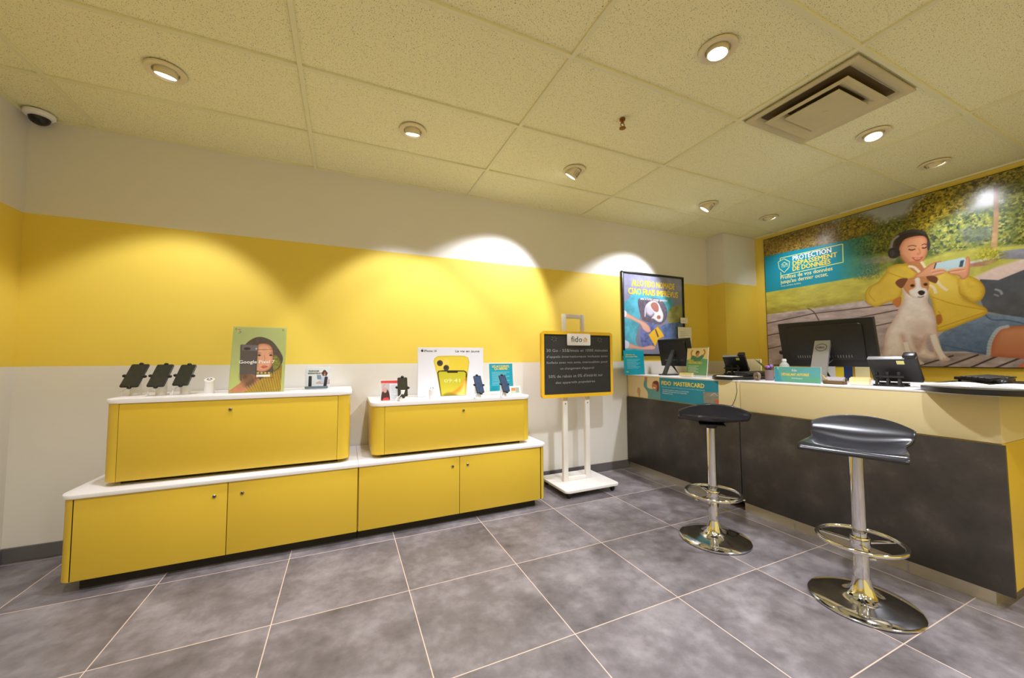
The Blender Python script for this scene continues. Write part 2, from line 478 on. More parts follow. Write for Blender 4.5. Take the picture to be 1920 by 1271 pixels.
    def build(c, name, parent, ma=None, n=0.0):
        nx, ny = c.nx, c.ny; N = (nx+1)*(ny+1)
        S, T = c.S.ravel(), c.T.ravel(); f = c.fr
        co = np.array(f.o)[None]+S[:, None]*np.array(f.s)[None]+T[:, None]*np.array(f.t)[None]+n*np.array(f.n)[None]
        M = np.array(wm(parent).inverted()); co = co@M[:3, :3].T+M[:3, 3]
        j, i = np.mgrid[0:ny, 0:nx]; a = (j*(nx+1)+i).ravel()
        F = np.stack([a, a+1, a+nx+2, a+nx+1], 1)
        me = bpy.data.meshes.new(name); me.vertices.add(N); me.vertices.foreach_set('co', co.astype(np.float32).ravel())
        me.loops.add(F.size); me.loops.foreach_set('vertex_index', F.astype(np.int32).ravel())
        me.polygons.add(len(F)); me.polygons.foreach_set('loop_start', np.arange(0, F.size, 4, dtype=np.int32)); me.polygons.foreach_set('loop_total', np.full(len(F), 4, dtype=np.int32))
        me.update(calc_edges=True)
        C = np.clip(c.C, 0, 255)/255; C = np.where(C <= 0.04045, C/12.92, ((C+0.055)/1.055)**2.4)
        at = me.color_attributes.new('print', 'FLOAT_COLOR', 'POINT')
        at.data.foreach_set('color', np.concatenate([C.reshape(-1, 3), np.ones((N, 1))], 1).astype(np.float32).ravel())
        me.materials.append(ma or M_PRINT)
        o = bpy.data.objects.new(name, me); COL.objects.link(o); o.parent = parent
        return o

# =================================================================== THE ROOM
bm = B(); box(bm, (XL-0.15, YF, -0.1), (XR+0.15, 0.15, 0)); struct('floor', bm, M_FLOOR)
bm = B(); box(bm, (XL-0.15, YF, HC+0.010), (XR+0.15, 0.15, HC+0.12)); ceiling = struct('ceiling', bm, M_CEIL)
U0, DU, V0, DV = -1.464, 1.2305, -0.5037, -0.6076
XM = [U0+DU*i for i in range(5)] + [4.69]
YL = [V0+DV*j for j in range(9)]
def bars(bm, segs, w=0.024):
    for x0, y0, x1, y1 in segs:
        if abs(x1-x0) > abs(y1-y0): box(bm, (x0, y0-w/2, HC-0.001), (x1, y0+w/2, HC+0.02), bev=0.0015, seg=1)
        else: box(bm, (x0-w/2, y0, HC-0.002), (x0+w/2, y1, HC+0.02), bev=0.0015, seg=1)
bm = B()
bars(bm, [(XL, y, XR, y) for y in YL] + [(x, 0, x, YF) for x in XM[:5]])
obj('ceiling_grid', bm, M_GRIDBAR, ceiling, smooth=0)
bm = B()   # wall angle where the ceiling meets the walls
box(bm, (XL, -0.02, HC-0.003), (4.09, 0, HC+0.01)); box(bm, (XL, YF, HC-0.003), (XL+0.02, 0, HC+0.01)); box(bm, (XR-0.02, YF, HC-0.003), (XR, -0.22, HC+0.01))
obj('wall_angle', bm, M_GRIDBAR, ceiling, smooth=0)
bm = B(); box(bm, (XL-0.15, 0, 0), (XR+0.15, 0.15, HC+0.02)); struct('wall_back', bm, M_BAND)
bm = B(); box(bm, (XL-0.15, YF, 0), (XL, 0, HC+0.02)); struct('wall_left', bm, M_BAND)
bm = B(); box(bm, (XR, YF, 0), (XR+0.15, 0, HC+0.02)); struct('wall_right', bm, M_YWALL)
bm = B(); box(bm, (4.085, -0.235, 0), (XR, 0, HC+0.006)); struct('wall_corner', bm, M_BAND)
bm = B(); box(bm, (XL, -0.012, 0), (4.085, 0, 0.082), bev=0.003); struct('baseboard_back', bm, M_BASEB)
bm = B(); box(bm, (XL, YF, 0), (XL+0.012, -0.012, 0.082), bev=0.003); struct('baseboard_left', bm, M_BASEB)

# =================================================================== LAMPS
def lamp(i, x, y, aim, watts, cone, label):
    t = thing('recessed_ceiling_light', label, 'ceiling light', (x, y, HC), 0, None)
    bm = B(); lathe(bm, [(0.052, 0.012), (0.056, -0.002), (0.074, -0.007), (0.084, -0.005), (0.086, 0.004)], 40); obj('trim_ring', bm, M_FIX, t)
    a = Vector(aim).normalized(); q = a.to_track_quat('-Z', 'Y').to_matrix().to_4x4()
    deep = 0.055 if i in (4, 5) else (0.022 if i < 4 else 0.016)
    off = Matrix.Translation(Vector((0, 0, 0.006)) + a*(0.004 if i < 4 else 0.002)) @ q
    bm = B(); lathe(bm, [(0.0, 0.02), (0.046, 0.02), (0.048, -deep*0.5), (0.048, -deep), (0.043, -deep), (0.042, -deep+0.003), (0.0, -deep+0.003)], 36, M=off); h = obj('gimbal_housing', bm, M_FIX, t)
    bm = B(); lathe(bm, [(0.0, -deep-0.0005), (0.0415, -deep-0.0005), (0.0415, -deep+0.003), (0, -deep+0.003)], 32, M=off); obj('lens', bm, M_LENS, t, label='glowing round lamp lens')
    if i in (4, 5, 6, 7):
        bm = B()
        for k in range(9): 
            an = PI*(0.1+0.1*k) + math.atan2(-a.y, -a.x) - PI/2
            box(bm, (0.0475, -0.0015, -deep*0.7), (0.0505, 0.0015, 0.005), M=off @ Matrix.Rotation(an, 4, 'Z'))
        obj('cooling_fins', bm, M_GREYP, t)
    spot((x, y, HC), a, watts, cone, t, deep+0.02, 0.9 if i > 5 else 0.35)
    return t
def spot(loc, a, watts, cone, parent=None, d=0.03, blend=0.35):
    l = bpy.data.lights.new('lamp_light', 'SPOT'); l.energy = watts; l.color = LAMP_COL; l.spot_size = math.radians(cone); l.spot_blend = blend; l.shadow_soft_size = 0.045
    o = bpy.data.objects.new('lamp_light', l); COL.objects.link(o)
    a = Vector(a).normalized()
    if parent: o.parent = parent; o.location = a*(d+0.03)
    else: o.location = Vector(loc)+a*(d+0.03)
    o.rotation_euler = a.to_track_quat('-Z', 'Y').to_euler()
    return o
LL = ['round ceiling light glowing white nearest the security camera, far left',
      'small glowing round ceiling light above the gap between the two upper yellow cabinets',
      'large round ceiling light shining white beside the air vent, nearest the viewer',
      'glowing ceiling light just behind the air vent on its wall side',
      'tilted can ceiling light over the chalkboard easel, its lit face turned left',
      'tilted can ceiling light above the framed wall poster, near the back corner',
      'small ribbed ceiling light turned to the wall in the corner beside the big poster',
      'ribbed ceiling light turned away, above the middle of the big dog poster']
for i, (x, y, aim, w, c) in enumerate(LAMPS): lamp(i, x, y, aim, w, c, LL[i])
for x, y in HIDDEN_LAMPS: spot((x, y, HC-0.01), (0, 0, -1), 68 if x < 1 else 85, 110)

# =================================================================== CEILING THINGS
# air vent
t = thing('air_vent', 'square metal ceiling air vent of nested stepped louvres', 'air vent', (2.565, -2.017, HC))
def frus(bm, h0x, h0y, z0, h1x, h1y, z1):
    a = [bm.verts.new((sx*h0x, sy*h0y, z0)) for sx, sy in ((-1, -1), (1, -1), (1, 1), (-1, 1))]
    b = [bm.verts.new((sx*h1x, sy*h1y, z1)) for sx, sy in ((-1, -1), (1, -1), (1, 1), (-1, 1))]
    for k in range(4): bm.faces.new((a[k], a[(k+1) % 4], b[(k+1) % 4], b[k]))
M_VENT = mat('painted vent metal', (204, 192, 150), 0.35, noise=0.08, nscale=9)
bm = B(); frus(bm, 0.298, 0.286, 0.0, 0.298, 0.286, -0.008); frus(bm, 0.298, 0.286, -0.008, 0.272, 0.262, -0.008)
for k in range(6):
    a0, a1 = k/6*PI/2, (k+1)/6*PI/2
    f = lambda a: (0.272-0.045*math.sin(a)*1.0, -0.008+0.05*(1-math.cos(a)))
    (r0, z0), (r1, z1) = f(a0), f(a1); frus(bm, r0, r0-0.01, z0, r1, r1-0.01, z1)
obj('frame', bm, M_VENT, t, smooth=40)
bm = B(); box(bm, (-0.235, -0.225, 0.0055), (0.235, 0.225, 0.0058)); obj('duct_shade_sheet', bm, mat('duct shade', (96, 80, 52), 0.8), t)  # flat brown sheet, its dark colour stands in for shade inside the duct
for nm, h0, h1 in (('louvre', 0.222, 0.16), ('louvre', 0.150, 0.10)):
    bm = B()
    frus(bm, h0, h0-0.012, -0.034, h0-0.018, h0-0.03, -0.034); frus(bm, h0, h0-0.012, -0.034, h0, h0-0.012, -0.031)
    for k in range(6):
        a0, a1 = k/6, (k+1)/6
        g = lambda u: (h0-(h0-h1)*u**0.6, -0.031+0.034*u)
        (r0, z0), (r1, z1) = g(a0), g(a1); frus(bm, r0, r0-0.012, z0, r1, r1-0.012, z1)
        g2 = lambda u: (h0-0.018-(h0-h1)*u**0.6, -0.034+0.034*u)
        (r0, z0), (r1, z1) = g2(a0), g2(a1); frus(bm, r0, r0-0.012, z0, r1, r1-0.012, z1)
    if h0 < 0.16: box(bm, (-0.132, -0.120, -0.0335), (0.132, 0.120, -0.031))
    obj(nm, bm, M_VENT, t, smooth=40)
bm = B(); lathe(bm, [(0, -0.036), (0.012, -0.036), (0.014, -0.034), (0.03, -0.0335)], 20); obj('centre_knob', bm, M_VENT, t)
# sprinkler
t = thing('fire_sprinkler', 'small brass fire sprinkler head hanging from a ceiling tile', 'sprinkler', (1.552, -1.436, HC))
bm = B(); lathe(bm, [(0.018, 0.006), (0.018, -0.002), (0.009, -0.004), (0.009, -0.02), (0, -0.02)], 20); obj('escutcheon', bm, M_BRASS, t)
bm = B(); tube(bm, [(0.008, 0, -0.018), (0.015, 0, -0.032), (0.005, 0, -0.05)], 0.003, 8); tube(bm, [(-0.008, 0, -0.018), (-0.015, 0, -0.032), (-0.005, 0, -0.05)], 0.003, 8); obj('frame_arms', bm, M_BRASS, t)
bm = B(); lathe(bm, [(0, -0.05), (0.02, -0.051), (0.021, -0.054), (0, -0.056)], 16); obj('deflector', bm, M_BRASS, t)
# security camera
cpos = (-1.70, -0.075, HC)
t = thing('security_camera', 'white dome security camera with dark lens in the ceiling corner', 'security camera', cpos)
bm = B(); lathe(bm, [(0.0, 0.0), (0.066, 0.0), (0.066, -0.014), (0.058, -0.024), (0.044, -0.028), (0, -0.028)], 36); obj('housing', bm, M_WHT, t)
Mt = rotm('X', -22, (0, 0, -0.03))
bm = B(); lathe(bm, [(0.046, -0.018), (0.045, -0.034), (0.036, -0.052), (0.02, -0.064), (0, -0.068)], 32, M=Mt); d = obj('dome', bm, M_BLK, t, label='smoked black dome')
bm = B(); lathe(bm, [(0, -0.010), (0.013, -0.008), (0.014, 0)], 20, M=Matrix.Translation((0, -0.028, -0.056)) @ Matrix.Rotation(math.radians(-40), 4, 'X')); obj('lens', bm, M_BLKM, d)

# =================================================================== YELLOW DISPLAY CABINETS
def lock(bm_parent, x, y, z):
    bm = B(); lathe(bm, [(0.0, 0.006), (0.008, 0.006), (0.0095, 0.004), (0.0095, -0.001)], 20, M=Matrix.Translation((x, y, z)) @ Matrix.Rotation(PI/2, 4, 'X'))
    lathe(bm, [(0, .0062), (.0045, .0062), (.0045, .004)], 12, M=Matrix.Translation((x, y-.0004, z)) @ Matrix.Rotation(PI/2, 4, 'X'), mi=1)
    return obj('lock', bm, [M_STEEL, M_BLKM], bm_parent, world=True, label='round metal key lock')
def cabinet(name, label, x0, x1, yf, z0, z1, zt, panels, rl, rr, post, plinth_z, yb=-0.014, over=0.012, topo=(0, 0), rad=0.05, locks=()):
    """body from x0 to x1 with rounded corner posts (rl/rr), panels = x edges of the doors"""
    t = thing(name, label, 'cabinet', ((x0+x1)/2, (yf+yb)/2, plinth_z))
    r = rad; pts = [(x0, yb)]
    rec = yf+0.018
    if rl: pts += [(x0+r-r*math.cos(k*PI/16), yf+r-r*math.sin(k*PI/16)) for k in range(9)] + [(panels[0], yf), (panels[0], rec)]
    else: pts += [(x0, rec)]
    if rr: pts += [(panels[-1], rec), (panels[-1], yf)] + [(x1-r+r*math.sin(k*PI/16), yf+r-r*math.cos(k*PI/16)) for k in range(9)]
    else: pts += [(x1, rec)]
    pts += [(x1, yb)]
    pts2 = []
    for p in pts:
        if not pts2 or (abs(p[0]-pts2[-1][0])+abs(p[1]-pts2[-1][1])) > 1e-5: pts2.append(p)
    bm = B(); prism(bm, pts2, z0, z1); obj('body', bm, M_CABY, t, world=True)
    # dark strip behind the doors, the shade of their gaps painted in
    bm = B(); box(bm, (panels[0]+0.0005, rec-0.0006, z0+0.001), (panels[-1]-0.0005, rec-0.0001, z1-0.001)); obj('gap_shade_strip', bm, M_GAPSHADE, t, world=True)
    for i in range(len(panels)-1):
        bm = B(); box(bm, (panels[i]+0.0018, yf, z0), (panels[i+1]-0.0018, rec-0.001, z1-0.002), bev=0.0012)
        d = obj('door', bm, M_CABY, t, world=True)
        for lx, lz in locks:
            if panels[i] < lx < panels[i+1]: lock(d, lx, yf, lz)
    bm = B(); prism(bm, rrect(x0+(0.06 if rl else 0), yf+0.055, x1-(0.07 if rr else 0), yb-0.02, 0.005), plinth_z, z0); obj('plinth', bm, M_DARK, t, world=True, label='black recessed plinth')
    o = over
    xa, xb = x0-(o if rl else 0), x1+(o if rr else 0)
    bm = B(); prism(bm, rrect(xa, yf-o*0.6, xb, yb+0.002, r+0.008 if (rl or rr) else 0.001, 8, (rl, rr, 0, 0)), z1, zt, bev=0.004); obj('countertop', bm, M_CABW, t, world=True, label='white rounded top')
    return t
cabinet('display_cabinet', 'long low yellow cabinet with two doors and a rounded left end', -1.275, 0.0925, -0.57, 0.062, 0.466, 0.488, [-1.232, -0.594, 0.0905], 1, 0, 0, 0.0, locks=[(-0.655, 0.395), (-0.525, 0.395)])
cabinet('display_cabinet', 'long low yellow cabinet with two doors and a rounded right end beside the easel', 0.0935, 1.468, -0.57, 0.062, 0.466, 0.488, [0.0955, 0.766, 1.428], 0, 1, 0, 0.0, locks=[(0.715, 0.398), (0.825, 0.398)])
cabinet('display_cabinet', 'upper yellow display box holding three phones and the portrait poster, left one', -1.165, 0.040, -0.498, 0.512, 0.927, 0.952, [-1.105, -0.034], 1, 1, 0, 0.489, over=0.01, rad=0.058, locks=[(-0.612, 0.868)])
cabinet('display_cabinet', 'upper yellow display box under the yellow smartphone poster, right one', 0.177, 1.372, -0.498, 0.512, 0.838, 0.864, [0.256, 1.316], 1, 1, 0, 0.489, over=0.01, rad=0.058, locks=[(0.815, 0.778)])

# =================================================================== PHONE STANDS
ZA, ZB = 0.952, 0.864
def stand_body(t, h=0.085, r=0.026, logo=False):
    """slanted-top white post; local coordinates"""
    bm = B(); n = 24
    lo = [bm.verts.new((r*math.cos(2*PI*k/n), r*math.sin(2*PI*k/n), 0)) for k in range(n)]
    hi = [bm.verts.new((r*math.cos(2*PI*k/n), r*math.sin(2*PI*k/n), h+0.45*r*math.sin(2*PI*k/n))) for k in range(n)]
    bm.faces.new(list(reversed(lo))); bm.faces.new(hi)
    for k in range(n): bm.faces.new((lo[k], lo[(k+1) % n], hi[(k+1) % n], hi[k]))
    obj('post', bm, M_WHT, t)
    if logo:
        bm = B()
        for k in range(3):
            a0 = 2*PI*k/3
            tube(bm, [(0.012*math.cos(a0+q*0.3), 0.010*math.sin(a0+q*0.3), h+0.45*0.010*math.sin(a0+q*0.3)+0.002) for q in range(6)], 0.0018, 6)
        obj('alarm_contact', bm, M_TXTG, t)
def phone_and_stand(x, y, z, w, h, lean, yaw, rise, plabel, slabel, screen, clip=True):
    """a phone clamped on a white post; lean back in degrees"""
    t = thing('phone_stand', slabel, 'phone stand', (x, y, z), math.radians(yaw), 'white posts on the display cabinets')
    stand_body(t, rise, 0.026)
    A = Matrix.Translation((0, -0.012, rise+0.012)) @ Matrix.Rotation(math.radians(-lean), 4, 'X')
    # clamp: back plate and four arms with knobs
    bm = B(); box(bm, (-0.022, 0.006, -0.022), (0.022, 0.013, 0.022), bev=0.002, M=A)
    box(bm, (-w/2-0.006, 0.005, -0.005), (w/2+0.006, 0.009, 0.005), bev=0.001, M=A); box(bm, (-0.005, 0.005, -h/2-0.006), (0.005, 0.009, h/2+0.006), bev=0.001, M=A)
    obj('clamp', bm, M_BLK, t, label='black four armed clamp')
    for cx, cz in ((-w/2-0.005, -0.002), (w/2+0.005, -0.008), (0.0, h/2+0.003), (0.004, -h/2-0.003)):
        bm = B(); bmesh.ops.create_uvsphere(bm, u_segments=12, v_segments=8, radius=0.0115, matrix=A @ Matrix.Translation((cx, -0.001, cz)) @ Matrix.Diagonal((1, 0.8, 0.8, 1))); obj('clamp_grip', bm, M_BLK, t)
    bm = B(); c = []
    for k in range(15):
        u = k/14; c.append((-0.012-0.05*u + 0.008*math.sin(u*9), -0.02-0.018*u, max(0.004, (rise-0.02)*(1-u)**1.6)))
    tube(bm, c, 0.0035, 8); obj('cable', bm, M_WHT, t, label='white charging cable')
    p = thing('smartphone', plabel, 'phone', (x, y, z+rise*0.5), math.radians(yaw), 'display phones held in clamps')
    A2 = Matrix.Translation((0, -0.012, rise*0.5+0.012)) @ Matrix.Rotation(math.radians(-lean), 4, 'X')
    bm = B(); prism(bm, rrect(-w/2, -h/2, w/2, h/2, 0.008, 4), -0.004, 0.004, bev=0.001, M=A2 @ Matrix.Rotation(PI/2, 4, 'X')); obj('body', bm, M_BLK, p)
    bm = B(); prism(bm, rrect(-w/2+0.003, -h/2+0.004, w/2-0.003, h/2-0.004, 0.006, 4), 0.0041, 0.0046, M=A2 @ Matrix.Rotation(PI/2, 4, 'X')); obj('screen', bm, screen, p)
    return t
SCR = mat('switched off screen', (54, 54, 46), 0.2, noise=0.3, nscale=40)
SCRB = mat('blue tinted screen', (60, 74, 100), 0.2, noise=0.3, nscale=40)
P3 = ['tilted black display phone at the far left end of the cabinet', 'tilted black display phone between two others, second from the left end', 'tilted black display phone nearest the empty white post on the left cabinet']
S3 = ['white post carrying the phone at the far left end', 'white post carrying the middle of three phones', 'white post carrying the phone next to the empty post, left cabinet']
for i, (u, v) in enumerate(((254, 741), (302, 741), (347, 739))):
    b = PX(u, v, z=ZA)
    phone_and_stand(b.x, max(b.y, -0.40), ZA, 0.088-0.004*i, 0.165-0.006*i, 38, -8, 0.105, P3[i], S3[i], SCR)
b = PX(392, 737, z=ZA)
t = thing('phone_stand', 'short white post without a phone on the left cabinet', 'phone stand', (b.x, b.y, ZA), 0, 'white posts on the display cabinets'); stand_body(t, 0.085, 0.027, True)
b = PX(812, 749.5, z=ZB)
t = thing('phone_stand', 'short white post without a phone before the white poster', 'phone stand', (b.x, -0.44, ZB), 0, 'white posts on the display cabinets'); stand_body(t, 0.080, 0.024, True)
for (u, v, yaw, lean, w, h, sc, pl, sl) in (
    (754, 752, 6, 10, 0.068, 0.135, SCR, 'upright black display phone beside the red topped brochure', 'white post carrying the phone beside the red topped brochure'),
    (896, 745, 16, 22, 0.068, 0.140, SCRB, 'dark blue display phone at the right edge of the white poster', 'white post carrying the phone at the right edge of the white poster'),
    (945, 743, 18, 25, 0.068, 0.140, SCRB, 'dark blue display phone before the teal leaflet', 'white post carrying the phone before the teal leaflet')):
    b = PX(u, v, z=ZB)
    phone_and_stand(b.x, max(b.y, -0.455), ZB, w, h, lean, yaw, 0.088, pl, sl, sc)

# =================================================================== POSTERS ON THE CABINETS
def frame_from_px(bl, br, tl, z, lean=0.0, y=None):
    """foot corners on the plane z (or on y=), leaning back by lean (metres per metre)"""
    if y is None: a, b = PX(*bl, z=z), PX(*br, z=z)
    else: a, b = PX(*bl, y=y), PX(*br, y=y); a.z = b.z = z
    s = (b-a); s.z = 0; w = s.length; s.normalize()
    back = Vector((-s.y, s.x, 0))
    f = Fr((a.x, a.y, z+0.001), s, Vector((0, 0, 1))+back*lean)
    return f, w, f.px(*tl)[1]
# portrait poster in acrylic
fr, w, h = frame_from_px((429, 736), (524, 735), (438, 613), ZA, 0.16, y=-0.36)
w = 0.285
t = thing('acrylic_poster_stand', 'upright green acrylic poster of a woman in a dark hood and a phone', 'poster', fr.p(w/2, 0))
obj('acrylic_block', slab(fr, -0.004, 0.0, w+0.008, h+0.004, -0.010, -0.0008, bev=0.001), mat('tinted acrylic back', (176, 186, 120), 0.2), t, world=True)
c = Canvas(fr, 0, 0.003, w, h, 0.0022, (420, 600, 8.473))
c.C[:] = (176, 186, 108); c.poly([(60, 60), (960, 60), (960, 700), (40, 760)], (168, 180, 125), smooth=False, soft=0.1, alpha=.7)
c.poly([(250, 860), (262, 640), (300, 450), (400, 330), (540, 268), (680, 290), (800, 370), (925, 560), (930, 660), (890, 760), (880, 900), (700, 900), (500, 1000), (280, 980)], (84, 74, 66), nz=.15, nscale=60)
c.poly([(70, 1150), (150, 1075), (270, 985), (290, 890), (360, 850), (500, 880), (560, 960), (420, 1080), (330, 1150)], (150, 98, 66), col2=(196, 132, 96), nz=.1)
c.poly([(270, 860), (400, 820), (480, 900), (500, 1000), (390, 1080), (320, 1040), (280, 960)], (110, 80, 60), soft=.03, nz=.2)
c.poly([(300, 1155), (450, 1060), (560, 960), (640, 900), (770, 840), (880, 760), (925, 700), (900, 1160)], (150, 120, 38), smooth=False, nz=.12)
for k in range(15): c.line([(380+40*k, 1155), (300+40*k+10, 1020-30*min(k, 9)), (340+40*k, 930-24*min(k, 9)+6*max(0, k-9))][0:2] if False else [(400+38*k, 1150), (300+38*k+30, 1075-22*min(k, 12))], 0.0022, (216, 186, 92), alpha=.8)
c.poly([(540, 400), (620, 372), (720, 395), (775, 470), (790, 600), (770, 700), (720, 780), (640, 815), (540, 810), (510, 700), (515, 520)], (214, 158, 126), edge=(176, 112, 84), edgew=.02, nz=.05)
c.poly([(500, 500), (560, 500), (560, 800), (500, 800)], (205, 148, 118), smooth=False)
c.poly([(260, 395), (290, 386), (545, 402), (520, 800), (480, 860), (246, 858)], (86, 78, 76), smooth=False, nz=.06)
c.poly([(285, 390), (545, 402), (535, 490), (282, 485)], (110, 104, 108), smooth=False)
c.blob(368, 455, 55, 22, (52, 46, 44)); c.blob(513, 455, 14, 14, (190, 186, 190))
c.line([(525, 470), (785, 465), (770, 915), (500, 925), (515, 520)], .0022, (60, 50, 44), smooth=False)
for x in (560, 745): c.poly([(x-30, 560), (x, 540), (x+28, 560), (x, 572)], (90, 60, 50)); c.blob(x+2, 562, 12, 10, (40, 30, 30)); c.line([(x-36, 530), (x, 519), (x+34, 526)], .003, (120, 84, 66), alpha=.7)
c.line([(640, 560), (650, 620), (630, 650)], .003, (180, 120, 96)); c.poly([(592, 738), (625, 720), (680, 726), (694, 744), (640, 770), (602, 762)], (192, 104, 86)); c.line([(580, 742), (640, 748), (698, 740)], .002, (130, 60, 50))
c.poly([(790, 560), (850, 580), (900, 690), (850, 760), (790, 800), (775, 690)], (120, 120, 50), nz=.5, nscale=120)
for k in range(4): c.blob(540+58*k, 840, 20, 15, (206, 186, 70)); c.blob(540+58*k, 840, 11, 8, (200, 160, 120))
c.poly([(515, 868), (735, 862), (730, 900), (512, 903)], (240, 232, 220), smooth=False)
gx, gy = 245, 180
c.line([(gx+22, gy-22), (gx, gy-32), (gx-22, gy-20)], .0032, (220, 70, 60)); c.line([(gx-22, gy-20), (gx-28, gy), (gx-20, gy+18)], .0032, (236, 190, 60)); c.line([(gx-20, gy+18), (gx, gy+28), (gx+18, gy+20)], .0032, (70, 160, 90)); c.line([(gx+18, gy+20), (gx+28, gy+2), (gx, gy+2)], .0032, (70, 110, 200), smooth=False)
c.build('print', t, n=0.0)
s0, tt = c.cv([(238, 690)])[0]
lettering(fr, [('Google Pixel 7', s0, tt, 0.021, 0.193, 'L', 1, 0.0012)], M_TXTW, t)
for ci, (u, v) in enumerate(((0.012, 0.012), (w-0.012, 0.012), (0.012, h-0.012), (w-0.012, h-0.012))):
    bm = B(); lathe(bm, [(0, 0.003), (0.0045, 0.002), (0.005, 0)], 14, M=fr.M() @ Matrix.Translation((u, v, 0.0006))); obj('stud', bm, M_CHROME, t, world=True)
# small home phone card with handset cradle
fr, w, h = frame_from_px((572, 728), (625, 725), (572, 680), ZA, 0.12, y=-0.20)
w = 0.155; h = 0.150
t = thing('acrylic_card_stand', 'small card about home telephones with a laptop woman, behind the handset base', 'card stand', fr.p(w/2, 0))
obj('acrylic_holder', slab(fr, -0.004, 0, w+0.004, h+0.006, -0.006, -0.001, bev=.001), M_ACR, t, world=True)
obj('acrylic_foot', slab(Fr(fr.o, fr.s, (0, 1, 0)), -0.01, -0.09, w+0.01, 0.0, 0.0, 0.004, bev=.001), M_ACR, t, world=True)
c = Canvas(fr, 0, 0.006, w, h, 0.0018, (420, 600, 8.473)); c.C[:] = (214, 220, 224)
c.poly([(1460, 1010), (1560, 950), (1680, 940), (1740, 1010)], (196, 170, 160)); c.poly([(1560, 830), (1600, 790), (1640, 840), (1620, 900), (1570, 890)], (90, 50, 44)); c.blob(1600, 850, 17, 24, (214, 160, 136)); c.poly([(1540, 920), (1600, 880), (1660, 930), (1640, 1000), (1550, 1000)], (190, 200, 220)); c.poly([(1475, 870), (1545, 875), (1545, 945), (1480, 940)], (130, 140, 160), smooth=False)
c.build('card', t, n=0.0)
lettering(fr, [('TÉLÉPHONIE', 0.016, h-0.030, .011, .068, 'L', 1.5), ('RÉSIDENTIELLE DE FIDO', 0.016, h-0.046, .011, .125, 'L', 1.5)], M_TXTB, t)
b = fr.p(w/2, 0, 0)
t = thing('cordless_phone_set', 'dark grey cordless handset base with upright handset before the small card', 'telephone', (b.x-0.004, b.y-0.055, ZA+0.006))
bm = B(); prism(bm, rrect(-0.072, -0.022, 0.072, 0.022, 0.02), 0, 0.016, bev=.004); obj('base', bm, mat('blue grey plastic', (96, 110, 116), 0.3), t)
for sx in (-0.040, 0.052):
    bm = B(); box(bm, (sx-0.010, -0.008, 0.012), (sx+0.010, 0.008, 0.088), bev=.005, M=rotm('X', -8) @ rotm('Y', 0 if sx < 0 else 6)); obj('handset', bm, M_BLKM, t)
# smartphone poster
fr, w, h = frame_from_px((783, 747), (905, 745), (782, 650), ZB, 0.03, y=-0.26)
w = 0.56
w = fr.px(907, 745)[0]; h = fr.px(783, 651)[1]
t = thing('countertop_poster', 'wide white poster of a yellow smartphone reading La vie en jaune', 'poster', fr.p(w/2, 0))
obj('acrylic_block', slab(fr, 0, 0, w, h, -0.012, -0.001, bev=.001), mat('poster white', (226, 226, 232), 0.3), t, world=True)
c = Canvas(fr, 0.002, 0.002, w-0.002, h-0.002, 0.0026, (680, 620, 4.889)); c.C[:] = (226, 226, 234)
c.poly([(650, 280), (662, 250), (690, 232), (800, 228), (930, 230), (965, 245), (978, 285), (965, 380), (940, 625), (720, 625), (680, 400)], (226, 200, 62), smooth=False, edge=(196, 168, 46), edgew=.012)
for x, y, r in ((708, 297, 28), (766, 340, 27)): c.blob(x, y, r+7, r+7, (238, 214, 96)); c.blob(x, y, r, r, (70, 62, 50)); c.blob(x-4, y-4, r*.5, r*.5, (40, 38, 36))
c.blob(768, 284, 30, 30, (232, 206, 90))
c.poly([(684, 385), (696, 366), (740, 362), (930, 364), (952, 376), (958, 400), (940, 628), (722, 628)], (40, 38, 30), smooth=False)
c.poly([(694, 390), (704, 374), (930, 374), (946, 388), (934, 628), (728, 628)], (190, 182, 40), smooth=False, col2=(206, 190, 60))
c.poly([(948, 430), (900, 500), (820, 560), (732, 600), (728, 640), (860, 640), (936, 640)], (232, 150, 40), soft=.02); c.poly([(940, 470), (900, 540), (830, 600), (760, 640), (930, 640)], (240, 214, 110), soft=.03)
c.poly([(725, 600), (780, 570), (850, 580), (900, 625), (725, 640)], (140, 126, 20), soft=.02)
c.poly([(770, 372), (875, 372), (868, 386), (778, 386)], (30, 28, 24), smooth=False)
c.build('print', t)
lettering(fr, [('iPhone 14', c.cv([(562, 194)])[0][0], c.cv([(562, 194)])[0][1], .018, None, 'L', .6), ('La vie en jaune', c.cv([(850, 196)])[0][0], c.cv([(850, 196)])[0][1], .018, .205, 'L', .6)], M_TXTG, t)
lettering(fr, [('09:41', c.cv([(748, 475)])[0][0], c.cv([(748, 475)])[0][1], .028, .13, 'L', 1)], mat('pale lime print', (236, 232, 150), .5), t)
s0, tt = c.cv([(546, 182)])[0]
c2 = B()
ap = smooth_pts([(0, .006), (.005, .008), (.0085, .004), (.006, -.001), (.0085, -.006), (.004, -.011), (0, -.0095), (-.004, -.011), (-.0085, -.004), (-.0085, .003), (-.005, .008)], True, 3)
prism(c2, [(s0+p[0], tt+p[1]) for p in ap], .0004, .0007); prism(c2, [(s0+a, tt+b) for a, b in ((0, .009), (.004, .011), (.0045, .015), (.0008, .013))], .0004, .0007); c2.transform(fr.M()); obj('logo', c2, M_TXTB, t, world=True)
